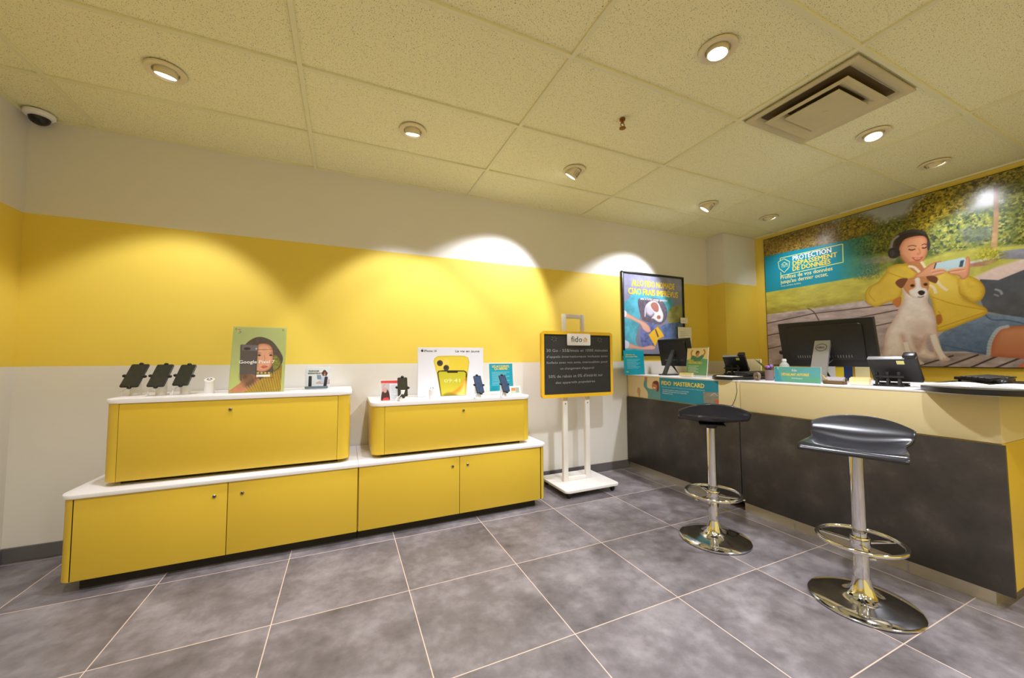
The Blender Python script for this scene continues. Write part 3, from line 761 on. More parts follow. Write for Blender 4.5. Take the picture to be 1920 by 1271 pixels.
# red topped brochure
fr, w, h = frame_from_px((714, 752), (752, 750), (714, 715), ZB, 0.08, y=-0.40)
w = fr.px(751, 750)[0]; h = fr.px(714, 714)[1]
t = thing('acrylic_card_stand', 'small card with a red top edge and a photo of a person, beside a phone', 'card stand', fr.p(w/2, 0))
obj('acrylic_holder', slab(fr, -0.003, 0, w+0.003, h+0.006, -0.006, -0.001, bev=.001), M_ACR, t, world=True)
c = Canvas(fr, 0, .004, w, h, .0018, (680, 620, 4.889)); c.C[:] = (232, 234, 240)
c.poly([(160, 455), (335, 455), (335, 482), (160, 482)], (226, 70, 74), smooth=False)
c.poly([(170, 484), (246, 484), (246, 655), (170, 655)], (200, 190, 196), smooth=False); c.poly([(178, 560), (205, 530), (240, 560), (246, 650), (172, 650)], (70, 40, 44)); c.blob(206, 545, 16, 24, (206, 160, 150)); c.poly([(190, 620), (236, 612), (240, 648), (190, 650)], (210, 60, 70)); c.line([(185, 560), (190, 510), (205, 490)], .006, (206, 160, 150))
for k in range(9): c.line([(256, 505+15*k), (318 - (k % 3)*12, 505+15*k)], .0016, (150, 160, 176))
c.build('card', t)
# teal leaflet
fr, w, h = frame_from_px((919, 743), (962, 741), (916, 682), ZB, 0.10, y=-0.33)
fr2 = fr
t = thing('leaflet_stand', 'teal upright leaflet with yellow heading behind a phone on the right cabinet', 'leaflet', fr.p(.10, 0))
w = fr.px(962, 720)[0]; h = fr.px(917, 682)[1]
obj('acrylic_holder', slab(fr, -0.004, 0, w+0.004, h*0.42, -0.006, -0.001, bev=.001), M_ACR, t, world=True)
obj('leaflet', slab(fr, 0, h*.12, w, h, -0.0012, 0, bev=0), M_TEAL, t, world=True, label='teal printed sheet')
lettering(fr, [('LES ACCIDENTS,', w/2, h*.88, .018, w*.74, 'C', 2), ('ÇA ARRIVE!', w/2, h*.80, .018, w*.56, 'C', 2)], M_TXTY, t)
obj('small_print', lines_bm(fr, [(w*.1, h*(.72-.045*k), w*(.86-.13*(k % 3)), h*(.72-.045*k), .003) for k in range(10)]), mat('pale teal print', (150, 214, 224), .5), t, world=True, smooth=0)
# tent card
fr, w, h = frame_from_px((957, 742), (978, 742), (957, 723), ZB, 0.25, y=-0.43)
w = fr.px(977, 742)[0]; h = fr.px(957, 724)[1]
t = thing('tent_card', 'small white framed card with an orange patch at the cabinet end', 'card', fr.p(w/2, 0))
obj('card', slab(fr, 0, 0, w, h, -0.002, 0, bev=.0005), M_PAPER, t, world=True)
obj('picture', slab(fr, w*.1, h*.18, w*.9, h*.86, 0.0002, 0.0005), mat('pale green print', (186, 196, 176), .5), t, world=True)
obj('patch', slab(fr, w*.14, h*.5, w*.52, h*.8, 0.0006, 0.0008), mat('orange print', (206, 130, 60), .5), t, world=True)
obj('small_print', lines_bm(fr, [(w*.55, h*(.78-.09*k), w*.85, h*(.78-.09*k), .002) for k in range(6)], .0008), M_TXTG, t, world=True, smooth=0)

# =================================================================== CHALKBOARD EASEL
t = thing('chalkboard_easel', 'white wheeled stand holding a yellow framed chalkboard with handwriting', 'chalkboard easel', (1.945, -0.31, 0))
bm = B(); prism(bm, rrect(1.672, -0.545, 2.218, -0.085, 0.03), 0.052, 0.072, bev=.004); obj('base_plate', bm, M_PWHT, t, world=True)
for x, y in ((1.72, -0.50), (2.17, -0.50), (1.72, -0.13), (2.17, -0.13)):
    bm = B(); lathe(bm, [(0, -0.012), (0.022, -0.012), (0.025, -0.008), (0.025, 0.008), (0.022, 0.012), (0, 0.012)], 20, M=Matrix.Translation((x, y, 0.026)) @ Matrix.Rotation(PI/2, 4, 'Y')); box(bm, (x-0.014, y-0.008, 0.04), (x+0.014, y+0.008, 0.054)); obj('caster', bm, M_BLKM, t, world=True)
for x in (1.812, 2.050):
    bm = B(); box(bm, (x-0.024, -0.322, 0.072), (x+0.024, -0.29, 1.40), bev=.003); p = obj('upright', bm, M_PWHT, t, world=True)
    bm = B(); lathe(bm, [(0, 0.002), (0.005, 0.002), (0.005, 0)], 12, M=Matrix.Translation((x, -0.3222, 0.755)) @ Matrix.Rotation(PI/2, 4, 'X')); obj('screw', bm, M_BLKM, p, world=True)
bm = B(); box(bm, (1.836, -0.322, 0.072), (2.026, -0.29, 0.105), bev=.003); obj('cross_bar', bm, M_PWHT, t, world=True)
bm = B()
for a, b in (((1.795, 1.38), (1.832, 1.565)), ((1.994, 1.38), (2.031, 1.565)), ((1.8325, 1.528), (1.9935, 1.565))): box(bm, (a[0], -0.318, a[1]), (b[0], -0.294, b[1]), bev=.002)
obj('handle', bm, mat('grey white steel', (205, 200, 190), .4), t, world=True)
frb = Fr((1.556, -0.348, 0.815), (1, 0.0, 0), (0, 0, 1)); bw, bh = 0.764, 0.588
bm = B(); prism(bm, rrect(0, 0, bw, bh, 0.03), -0.024, 0); 
bm.transform(frb.M()); obj('board_back', bm, M_YFRAME, t, world=True)
bm = B(); bi = [(p[0], p[1]) for p in rrect(0, 0, bw, bh, 0.03)]; ii = rrect(0.026, 0.030, bw-0.026, bh-0.028, 0.004)
for n0, n1 in ((0.0, 0.007),):
    vo = [bm.verts.new((x, y, n1)) for x, y in bi]; vi = [bm.verts.new((x, y, n1)) for x, y in ii]; vo0 = [bm.verts.new((x, y, n0)) for x, y in bi]; vi0 = [bm.verts.new((x, y, n0)) for x, y in ii]
    n = len(bi)
    for k in range(n):
        k2 = (k+1) % n
        bm.faces.new((vo[k], vo[k2], vi[k2], vi[k])); bm.faces.new((vo0[k], vo0[k2], vo[k2], vo[k])); bm.faces.new((vi[k], vi[k2], vi0[k2], vi0[k]))
bm.transform(frb.M()); obj('frame', bm, M_YFRAME, t, world=True, label='yellow rounded frame')
obj('slate', slab(frb, 0.022, 0.026, bw-0.022, bh-0.024, 0.0005, 0.002), M_BOARD, t, world=True, label='black writing surface')
lp = obj('logo_plate', sheet(frb, rrect(0.262, bh-0.125, 0.512, bh-0.018, 0.010), 0.0022, 0.008, bev=.001), M_WHT, t, world=True, label='white fido name plate')
obj('plate_lettering', text_bm(frb, [('fido', 0.303, bh-0.093, .052, .118, 'L', .2, .0086)]), M_TXTG, lp, world=True, smooth=0)
def house(fr, s, t_, k, n, ma, parent):
    sg = [(s, t_+.45*k, s+.5*k, t_+.95*k, .13*k), (s+.5*k, t_+.95*k, s+k, t_+.45*k, .13*k), (s+.14*k, t_, s+.14*k, t_+.5*k, .12*k), (s+.86*k, t_, s+.86*k, t_+.5*k, .12*k), (s+.38*k, t_, s+.38*k, t_+.42*k, .1*k), (s+.62*k, t_, s+.62*k, t_+.42*k, .1*k), (s+.34*k, t_+.42*k, s+.5*k, t_+.55*k, .1*k), (s+.5*k, t_+.55*k, s+.66*k, t_+.42*k, .1*k)]
    return obj('house_logo', lines_bm(fr, sg, n), ma, parent, world=True, smooth=0)
house(frb, 0.432, bh-0.095, 0.046, .0088, mat('gold print', (232, 176, 30), .5), lp)
rows = ["30 Go - 55$/mois et 1000 minutes", "d'appels internationaux incluses avec", "forfaits avec vos amis, mensualités pour", "un changement d'appareil", "50% de rabais et 0% d'intérêt sur", "des appareils populaires"]
its = []
for k, (r, x, wd_) in enumerate(zip(rows, (0.05, 0.05, 0.05, 0.19, 0.07, 0.14), (0.66, 0.66, 0.66, 0.36, 0.58, 0.42))):
    its.append((r, x, bh-0.185-0.052*k-(0.02 if k > 3 else 0), .026 if k in (0, 4) else .021, wd_, 'L', 0, .0026, 0.01))
lettering(frb, its, M_CHALK, t, 'chalk_writing')
sg = []
for cx in (0.13, 0.62):
    for k in range(6):
        a = k*PI/3+.3; sg.append((cx+.014*math.cos(a), bh-.07+.012*math.sin(a), cx+.03*math.cos(a), bh-.07+.024*math.sin(a), .002))
obj('chalk_doodle', lines_bm(frb, sg, .0026), M_CHALK, t, world=True, smooth=0)

# =================================================================== FRAMED POSTER ON THE BACK WALL
fr = Fr((2.737, -0.018, 1.185), (1, 0, 0), (0, 0, 1)); w, h = 0.925, 0.932
t = thing('framed_poster', 'tall black framed wall poster of a curled up dog in luggage', 'poster', (2.737+w/2, -0.001, 1.185))
bm = B()
for a, b in (((0, 0), (w, .022)), ((0, h-.022), (w, h)), ((0, .022), (.022, h-.022)), ((w-.022, .022), (w, h-.022))): box(bm, (a[0], a[1], -0.016), (b[0], b[1], 0.006), bev=.002)
bm.transform(fr.M()); obj('frame', bm, M_BLK, t, world=True, label='black frame')
c = Canvas(fr, .02, .02, w-.02, h-.02, .004, (1150, 500, 7.06)); c.C[:] = (130, 134, 160)
c.poly([(110, 60), (1000, 60), (1000, 420), (110, 400)], (150, 150, 176), smooth=False, soft=.2, nz=.1, nscale=20)
c.poly([(130, 560), (210, 420), (320, 300), (430, 360), (700, 390), (800, 460), (760, 600), (690, 640), (640, 560), (400, 420), (330, 480), (360, 700), (300, 980), (400, 1120), (150, 1120)], (88, 172, 196), nz=.18, nscale=14)
c.poly([(330, 450), (400, 420), (640, 440), (720, 620), (640, 760), (420, 720), (370, 650)], (104, 96, 112), nz=.2)
c.poly([(770, 540), (1000, 520), (1000, 740), (740, 740)], (150, 150, 96), nz=.2, nscale=20)
c.poly([(640, 790), (820, 740), (1000, 760), (1000, 1180), (680, 1180), (680, 920)], (92, 116, 168), nz=.25, nscale=26)
c.poly([(380, 800), (560, 760), (560, 1080), (390, 1060)], (104, 116, 176), nz=.3, nscale=30)
c.poly([(418, 650), (424, 540), (470, 470), (540, 448), (600, 480), (640, 560), (668, 640), (650, 720), (600, 730), (540, 690), (510, 680), (545, 620), (480, 560), (440, 540), (436, 620), (428, 665)], (232, 228, 236), edge=(190, 184, 200), edgew=.02)
c.poly([(500, 500), (530, 470), (580, 480), (605, 530), (600, 590), (560, 595), (515, 550)], (176, 118, 108)); c.blob(607, 668, 26, 26, (176, 116, 104)); c.poly([(450, 500), (540, 600), (500, 650), (440, 600)], (206, 200, 222), soft=.03)
c.poly([(130, 560), (190, 610), (330, 690), (430, 740), (480, 790), (500, 850), (460, 870), (400, 830), (360, 760), (250, 700), (150, 660)], (222, 174, 158), edge=(196, 140, 126), edgew=.015)
c.poly([(130, 570), (180, 600), (170, 660), (130, 650)], (226, 228, 240))
c.poly([(150, 980), (220, 1010), (380, 1060), (500, 1040), (560, 1060), (540, 1095), (420, 1100), (300, 1090), (150, 1070)], (222, 174, 158), edge=(196, 140, 126), edgew=.015); c.poly([(130, 970), (210, 1000), (200, 1075), (130, 1070)], (210, 214, 240))
c.poly([(470, 900), (520, 850), (590, 790), (640, 850), (680, 920), (600, 960), (560, 1060)], (236, 190, 60), smooth=False, edge=(206, 150, 40), edgew=.01); c.poly([(555, 830), (570, 822), (610, 925), (590, 935)], (110, 90, 70), smooth=False)
for k in range(9): c.line([(150, 400+22*k-150), (230, 390+22*k-150)], .003, (120, 124, 160), alpha=.6); c.line([(780, 300+22*k), (980, 320+22*k)], .003, (120, 124, 160), alpha=.6)
c.build('print', t, M_PRINTG, n=-0.006)
f2 = Fr(fr.o+fr.n*-.006, fr.s, fr.t)
lettering(f2, [('ALLO FIDO NOMADE', w/2, h-.155, .070, .64, 'C', 2, .001), ('CIAO FRAIS IMPRÉVUS', w/2, h-.250, .070, .74, 'C', 2, .001)], M_TXTY, t)
lettering(f2, [('avec le forfait voyage quotidien', w/2, h-.305, .030, .40, 'C', 1, .001)], M_TXTW, t)

# papers taped on the wall
def note(name, label, u0, v0, u1, v1, n, marks, rot=0, ma=None):
    f = Fr((0, -0.0285, 0), (1, 0, 0), (0, 0, 1)); a, b = f.px(u0, v1), f.px(u1, v0)
    t = thing(name, label, 'paper', f.p((a[0]+b[0])/2, a[1]))
    obj('sheet', slab(f, a[0], a[1], b[0], b[1], 0, .0015), ma or M_PAPER, t, world=True)
    obj('handwriting', lines_bm(f, [(a[0]+(b[0]-a[0])*m_[0], a[1]+(b[1]-a[1])*m_[1], a[0]+(b[0]-a[0])*m_[2], a[1]+(b[1]-a[1])*m_[1], m_[3]) for m_ in marks], .002), mat('pencil grey', (150, 150, 156), .6), t, world=True, smooth=0)
note('paper_note', 'small blank white note stuck on the right edge of the black frame', 1276, 596, 1289, 606, 0, [(.2, .4, .7, .003)])
note('paper_sheet', 'white taped sheet hanging at the frame corner behind the small monitor', 1272, 614, 1296, 657, 0, [(.15, .8-.07*k, .5+.3*((k*7) % 3)/2, .003) for k in range(10)])

# =================================================================== BIG POSTER ON THE RIGHT WALL
PX_ = XR-0.028
fr = Fr((PX_, -0.362, 1.078), (0, -1, 0), (0, 0, 1)); w, h = 2.42, 1.512
t = thing('wall_poster', 'huge wall poster of a person in a yellow hoodie beside a white dog', 'poster', (XR-.001, -0.362-w/2, 1.078))
obj('backing_board', slab(fr, -0.006, -0.006, w+.006, h+.006, -.026, -.001, bev=.001), M_BLKM, t, world=True)
c = Canvas(fr, 0, 0, w, h, .0044, (1400, 300, 3.177))
c.C[:] = (150, 154, 152)
c.poly([(0, 400), (500, 330), (1000, 200), (1700, 0), (1700, 700), (0, 800)], (150, 154, 158), smooth=False, col2=(186, 186, 176), nz=.06, nscale=4)
# far hills and trees
def fol(pts, dark, mid, lite, sc=26, seed=3, thr=.38, soft=.04):
    c.poly(pts, dark, nz=.45, nscale=sc*2.2, seed=seed, thr=thr, edgew=.10, soft=.09)
    c.poly(pts, mid, nz=.45, nscale=sc*2.6, seed=seed+1, thr=.50, edgew=.30, soft=.08, alpha=.85)
    c.poly(pts, lite, nz=.3, nscale=sc*3.4, seed=seed+2, thr=.60, edgew=.5, soft=.07, alpha=.8)
c.poly([(480, 470), (700, 400), (860, 380), (1000, 350), (1300, 330), (1652, 250), (1652, 560), (1000, 640), (480, 680)], (92, 104, 50), nz=.4, nscale=16, seed=4, soft=.05)
fol([(100, 470), (250, 430), (400, 385), (520, 370), (560, 440), (560, 540), (300, 560), (110, 600)], (96, 78, 34), (150, 122, 52), (178, 150, 74), 22, 11)
fol([(540, 400), (580, 350), (680, 335), (780, 365), (790, 440), (720, 500), (560, 500)], (70, 66, 22), (140, 124, 34), (186, 160, 46), 22, 21)
fol([(780, 400), (860, 360), (990, 350), (1000, 480), (850, 560), (640, 580), (620, 480)], (58, 66, 24), (104, 108, 34), (150, 146, 46), 22, 31)
fol([(975, 300), (1060, 200), (1200, 140), (1340, 120), (1330, 260), (1240, 330), (1200, 470), (1080, 520), (1000, 470), (960, 380)], (64, 58, 14), (140, 124, 30), (188, 164, 48), 18, 41)
fol([(1250, 160), (1460, 60), (1700, -10), (1700, 180), (1560, 190), (1440, 160), (1380, 220), (1280, 250)], (74, 66, 22), (130, 120, 40), (176, 160, 64), 20, 51, .5)
fol([(1520, 200), (1652, 120), (1700, 100), (1700, 560), (1560, 560), (1560, 420)], (66, 74, 30), (118, 124, 46), (164, 160, 74), 16, 61)
fol([(1100, 400), (1280, 320), (1460, 300), (1560, 330), (1560, 540), (1280, 560), (1090, 560)], (80, 98, 76), (146, 154, 72), (190, 186, 104), 14, 71, .3)
c.poly([(1270, 410), (1400, 380), (1470, 400), (1460, 470), (1330, 500), (1270, 470)], (104, 120, 128), alpha=.6, soft=.06, nz=.3, nscale=20, thr=.45, edgew=.05)
for (x0, y0, x1, y1) in ((290, 400, 330, 520), (420, 350, 450, 480), (655, 360, 640, 450), (480, 380, 500, 430)): c.line([(x0, y0), ((x0+x1)/2+8, (y0+y1)/2), (x1, y1)], .006, (80, 64, 44), alpha=.6)
# lawn and path on the right
c.poly([(1000, 610), (1200, 545), (1400, 520), (1700, 500), (1700, 720), (1000, 720)], (188, 186, 92), smooth=False, nz=.12, nscale=20, soft=.03)
c.poly([(1350, 700), (1480, 640), (1700, 570), (1700, 720), (1400, 730)], (226, 204, 200), smooth=False, nz=.05, soft=.02)
c.poly([(1500, 545), (1700, 520), (1700, 590), (1500, 590)], (130, 132, 144), nz=.3, nscale=16, smooth=False)
c.poly([(1325, 612), (1500, 578), (1500, 598), (1420, 630), (1330, 640)], (176, 130, 114), smooth=False, nz=.25, nscale=18); c.line([(1325, 612), (1500, 578)], .018, (206, 210, 216))
c.poly([(1470, 150), (1500, 150), (1503, 340), (1490, 530), (1452, 530), (1470, 380)], (124, 96, 70), smooth=False, nz=.2, nscale=20, col2=(196, 160, 120))
fol([(1380, 560), (1430, 530), (1500, 540), (1500, 590), (1400, 595)], (130, 132, 40), (190, 184, 60), (220, 210, 90), 30, 81)
# lawn left
c.poly([(110, 780), (850, 640), (1000, 600), (1000, 900), (110, 960)], (196, 190, 84), smooth=False, nz=.14, nscale=26, nax=.4, seed=6)
c.poly([(110, 880), (400, 850), (700, 810), (700, 850), (110, 930)], (166, 154, 66), smooth=False, soft=.05, nz=.3, nscale=30, alpha=.7, nax=.5)
c.poly([(560, 590), (700, 575), (860, 560), (850, 650), (560, 700)], (140, 150, 76), nz=.2, soft=.05); fol([(650, 640), (700, 590), (760, 600), (790, 660), (760, 690), (660, 695)], (76, 96, 70), (120, 140, 90), (160, 176, 130), 30, 91)
c.poly([(690, 590), (850, 575), (880, 600), (700, 620)], (160, 150, 130), alpha=.7, nz=.15)
# teal banner with soft right end
P = c.cv([(100, 578), (200, 555), (600, 476), (860, 420), (860, 664), (400, 742), (100, 792)])
d, sl = c.sd(P, .02); a = np.clip(.5+d/.006, 0, 1); sA = c.cv([(520, 550)])[0][0]; sB = c.cv([(800, 550)])[0][0]
fade = np.clip((sB-c.S[sl])/(sB-sA), 0, 1); c.blend(a*fade*.97, (18, 146, 176), sl)
# bench
P = [(110, 922), (400, 885), (700, 838), (900, 850), (1200, 1010), (1460, 1150), (1700, 1150), (1700, 1260), (100, 1260)]
c.poly(P, (184, 168, 174), smooth=False, nz=.26, nscale=24, nax=.35, seed=8)
c.poly([(110, 922), (400, 885), (700, 838), (720, 866), (110, 925)], (212, 202, 214), smooth=False, nz=.2, nscale=30, alpha=.6)
for a_, b_ in (((110, 975), (400, 914)), ((400, 914), (900, 856)), ((110, 1048), (300, 1010)), ((300, 1010), (900, 893)), ((110, 1128), (240, 1100)), ((240, 1100), (900, 960))): c.line([a_, b_], .010, (84, 66, 60), smooth=False)
c.line([(365, 884), (400, 905), (430, 955)], .010, (96, 76, 74))
c.poly([(900, 1180), (1150, 1150), (1700, 1150), (1700, 1260), (900, 1260)], (164, 152, 156), smooth=False, nz=.3, nscale=24, nax=.5)
for a_, b_ in (((1030, 1225), (1230, 1165)), ((1170, 1235), (1380, 1160)), ((1330, 1238), (1500, 1165)), ((1480, 1238), (1652, 1170))): c.line([a_, b_], .012, (70, 56, 54), smooth=False)
# dark bag / denim at the right
c.poly([(1390, 710), (1500, 715), (1660, 650), (1720, 640), (1720, 960), (1420, 900), (1380, 800)], (84, 90, 104), nz=.15, nscale=16, smooth=False)
c.line([(1480, 770), (1510, 780), (1520, 800)], .012, (150, 158, 172)); c.line([(1475, 800), (1500, 810)], .01, (140, 150, 168))
# shorts and leg
c.poly([(1130, 1060), (1200, 1000), (1430, 915), (1560, 925), (1720, 950), (1720, 1010), (1560, 990), (1450, 1165), (1300, 1140), (1170, 1140)], (122, 148, 184), smooth=False, nz=.16, nscale=30, col2=(86, 110, 150))
c.poly([(1440, 1165), (1460, 1080), (1500, 1010), (1560, 992), (1720, 1000), (1720, 1170), (1600, 1180), (1500, 1172)], (216, 156, 122), col2=(190, 118, 86), edge=(178, 104, 78), edgew=.05)
c.line([(1440, 1165), (1452, 1080), (1500, 1008), (1560, 990)], .022, (190, 204, 224), alpha=.7); c.line([(1140, 1095), (1300, 1130), (1420, 1150)], .006, (70, 92, 130)); c.line([(1420, 920), (1460, 950), (1560, 955), (1700, 985)], .007, (70, 92, 130))
c.poly([(1610, 1250), (1650, 1205), (1700, 1200), (1700, 1260)], (200, 110, 70))
# hoodie (from the second close view)
c.src = (1600, 410, 4.385)
HY, HD, HL = (226, 194, 74), (190, 150, 44), (238, 212, 108)
c.poly([(380, 380), (460, 370), (560, 380), (640, 400), (860, 480), (900, 640), (1020, 700), (1095, 740), (1085, 790), (940, 850), (690, 930), (660, 760), (600, 600), (400, 560), (330, 500), (270, 450), (300, 390)], HY, edge=HD, edgew=.03, nz=.06, nscale=12)
c.poly([(290, 400), (380, 370), (500, 400), (520, 470), (420, 560), (380, 650), (280, 690), (180, 725), (110, 690), (95, 620), (130, 560), (200, 520), (260, 450)], HY, edge=HD, edgew=.035, nz=.06, nscale=12)
c.poly([(860, 500), (940, 470), (1040, 510), (1085, 590), (1050, 670), (980, 685), (900, 640), (870, 580)], HY, edge=HD, edgew=.035, nz=.06)
c.poly([(560, 420), (760, 440), (860, 520), (860, 600), (700, 620), (600, 560)], HL, soft=.12, alpha=.7)
for L_ in ([(280, 440), (360, 470), (450, 500)], [(870, 560), (880, 620), (940, 650)], [(640, 640), (820, 700), (1080, 750)], [(700, 760), (730, 820), (720, 860)], [(150, 560), (130, 620), (180, 680)], [(690, 900), (900, 830), (1080, 770)]): c.line(L_, .008, HD, alpha=.7)
c.poly([(680, 800), (720, 790), (725, 850), (690, 870)], (176, 110, 50))
c.poly([(320, 680), (390, 640), (390, 700), (360, 730)], (196, 120, 60))
# head
c.poly([(330, 250), (330, 170), (400, 110), (500, 92), (580, 105), (625, 170), (620, 260), (560, 200), (420, 230), (400, 300), (350, 300)], (52, 38, 30), nz=.2)
c.poly([(385, 220), (430, 165), (540, 140), (600, 160), (612, 240), (600, 300), (560, 370), (510, 388), (450, 375), (400, 320), (378, 270)], (222, 158, 120), edge=(190, 118, 82), edgew=.03)
c.poly([(450, 360), (560, 350), (590, 410), (540, 450), (480, 420)], (196, 130, 90))
c.line([(448, 230), (482, 219), (518, 226)], .006, (96, 62, 46)); c.line([(562, 217), (586, 208), (604, 214)], .006, (96, 62, 46))
c.poly([(400, 300), (440, 330), (470, 370), (430, 360), (395, 320)], (196, 126, 90), soft=.03); c.poly([(470, 270), (500, 262), (520, 290), (490, 305)], (234, 160, 130), soft=.04, alpha=.7)
c.line([(455, 252), (480, 258), (508, 250)], .008, (60, 36, 30)); c.line([(566, 238), (584, 242), (602, 232)], .008, (60, 36, 30))
c.line([(536, 240), (550, 280), (530, 298)], .006, (196, 124, 92)); c.blob(536, 290, 16, 9, (206, 138, 104))
c.poly([(482, 318), (530, 322), (572, 312), (550, 342), (510, 346)], (186, 92, 78)); c.poly([(500, 325), (530, 329), (556, 322), (540, 331), (512, 332)], (240, 228, 220))
c.line([(330, 240), (335, 180), (390, 125), (500, 98), (590, 120)], .022, (60, 54, 58)); c.line([(310, 240), (325, 180), (370, 140)], .018, (150, 136, 134))
c.poly([(285, 290), (295, 250), (340, 240), (380, 260), (380, 300), (340, 325), (300, 320)], (44, 40, 44)); c.blob(320, 285, 22, 26, (66, 60, 66)); c.poly([(606, 190), (625, 180), (634, 220), (620, 262), (608, 250)], (60, 56, 62))
# strings, hands, phone
for L_ in ([(455, 390), (500, 400), (545, 440)], [(560, 355), (590, 400)], [(630, 545), (665, 570), (678, 612)], [(690, 515), (730, 560), (770, 588)]): c.line(L_, .018, (240, 226, 190))
SK, SKD = (226, 164, 130), (190, 122, 90)
c.poly([(500, 475), (560, 430), (640, 370), (710, 348), (730, 370), (690, 400), (750, 410), (755, 440), (700, 465), (620, 480), (540, 485)], SK, edge=SKD, edgew=.02)
c.poly([(775, 440), (800, 420), (880, 405), (920, 330), (940, 310), (960, 340), (950, 460), (900, 500), (860, 470), (800, 455)], SK, edge=SKD, edgew=.02)
c.poly([(665, 410), (680, 365), (905, 318), (925, 330), (915, 395), (790, 430), (760, 425)], (190, 220, 232), smooth=False); c.poly([(868, 398), (880, 345), (912, 338), (898, 396)], (70, 84, 104), smooth=False)
c.line([(665, 410), (680, 365)], .008, (60, 60, 66), smooth=False)
for q in ([(640, 430), (700, 415), (752, 418)], [(650, 455), (710, 440), (750, 435)], [(790, 420), (850, 412), (905, 405)], [(800, 442), (860, 436), (920, 425)]): c.line(q, .012, (236, 176, 144)); 
for q in ([(645, 443), (705, 428), (750, 428)], [(795, 432), (860, 424), (915, 416)]): c.line(q, .004, SKD)
# dog
DW, DS = (238, 228, 226), (206, 178, 172)
c.poly([(400, 560), (420, 520), (520, 480), (610, 500), (622, 600), (612, 680), (650, 740), (680, 830), (685, 920), (720, 1050), (740, 1110), (795, 1150), (780, 1168), (720, 1165), (690, 1140), (660, 1060), (630, 960), (600, 1000), (620, 1080), (690, 1110), (660, 1150), (560, 1140), (480, 1100), (450, 1080), (500, 1130), (580, 1185), (560, 1200), (500, 1195), (470, 1150), (440, 1050), (400, 960), (430, 1060), (440, 1120), (260, 1140), (252, 1050), (270, 930), (330, 830), (380, 740), (410, 660)], DW, edge=DS, edgew=.045, nz=.06, nscale=30)
c.poly([(480, 960), (560, 980), (600, 960), (560, 1080), (530, 1100), (500, 1060)], (198, 166, 160), soft=.03, nz=.1); c.poly([(480, 860), (620, 860), (610, 960), (500, 970)], (214, 190, 186), soft=.08, alpha=.7)
c.line([(400, 955), (430, 1040), (470, 1150)], .01, DS); c.line([(630, 960), (665, 1080), (700, 1150)], .01, DS)
c.line([(430, 1020), (455, 1100), (510, 1180)], .03, (240, 232, 230)); c.line([(655, 960), (690, 1060), (740, 1145)], .035, (240, 232, 230))
c.poly([(408, 560), (420, 505), (500, 484), (560, 480), (615, 500), (622, 560), (600, 610), (560, 640), (500, 650), (440, 610)], (206, 140, 92), edge=(190, 130, 90), edgew=.02)
c.poly([(505, 495), (545, 488), (560, 560), (600, 575), (610, 620), (580, 650), (520, 655), (470, 630), (460, 590), (510, 560)], (242, 234, 232), edge=(220, 204, 202), edgew=.02)
c.poly([(345, 525), (380, 495), (445, 490), (430, 530), (400, 570), (370, 560)], (120, 72, 52)); c.poly([(600, 475), (660, 470), (695, 490), (680, 530), (640, 520), (615, 505)], (120, 72, 52))
c.poly([(532, 600), (560, 588), (588, 600), (580, 622), (556, 630), (536, 618)], (40, 34, 38)); c.line([(530, 642), (556, 645), (580, 636)], .006, (110, 80, 76))
for x, y in ((486, 550), (594, 540)): c.blob(x, y, 20, 13, (120, 76, 54)); c.blob(x, y, 12, 9, (34, 24, 22))
for x, y in ((520, 1185), (545, 1190), (740, 1155), (762, 1158)): c.line([(x, y-12), (x+4, y+6)], .004, DS)
c.build('print', t, M_PRINTG)
cA = lambda X, Y: fr.px(1400+X/3.177, 300+Y/3.177)
def tx(s_, X, Y, X2, Y2, hpx, bold=2):
    a, b = cA(X, Y), cA(X2, Y2); k = cA(X, Y-hpx)
    return (s_, a[0], a[1], k[1]-a[1], b[0]-a[0], 'L', bold, .001, 0)
lettering(fr, [tx('PROTECTION', 275, 600, 505, 560, 28)], M_TXTW, t)
lettering(fr, [tx('DÉPASSEMENT', 275, 630, 540, 580, 26), tx('DE DONNÉES', 275, 661, 500, 620, 27)], M_TXTY, t)
lettering(fr, [tx('Profitez de vos données', 203, 712, 512, 656, 22, 1), tx("jusqu'au dernier octet.", 203, 738, 485, 690, 22, 1), tx('Avec certains forfaits.', 205, 756, 325, 735, 9, 0)], mat('pale yellow print', (240, 240, 150), .5), t)
def pl(pts, wd): P_ = [cA(*p) for p in pts]; return [(*a, *b, wd) for a, b in zip(P_, P_[1:])]
o = obj('logo_outline', lines_bm(fr, pl([(200, 600), (200, 585), (572, 500), (575, 608), (205, 690), (203, 668)], .008) + pl([(188, 608), (222, 588), (256, 605), (252, 640), (224, 670), (194, 645), (188, 608)], .007) + pl([(206, 625), (224, 608), (244, 620)], .006) + pl([(210, 640), (212, 626), (220, 622), (222, 640)], .005) + pl([(228, 638), (230, 622), (240, 620), (242, 636)], .005), .001), mat('lime outline print', (220, 232, 130), .5), t, world=True, smooth=0)

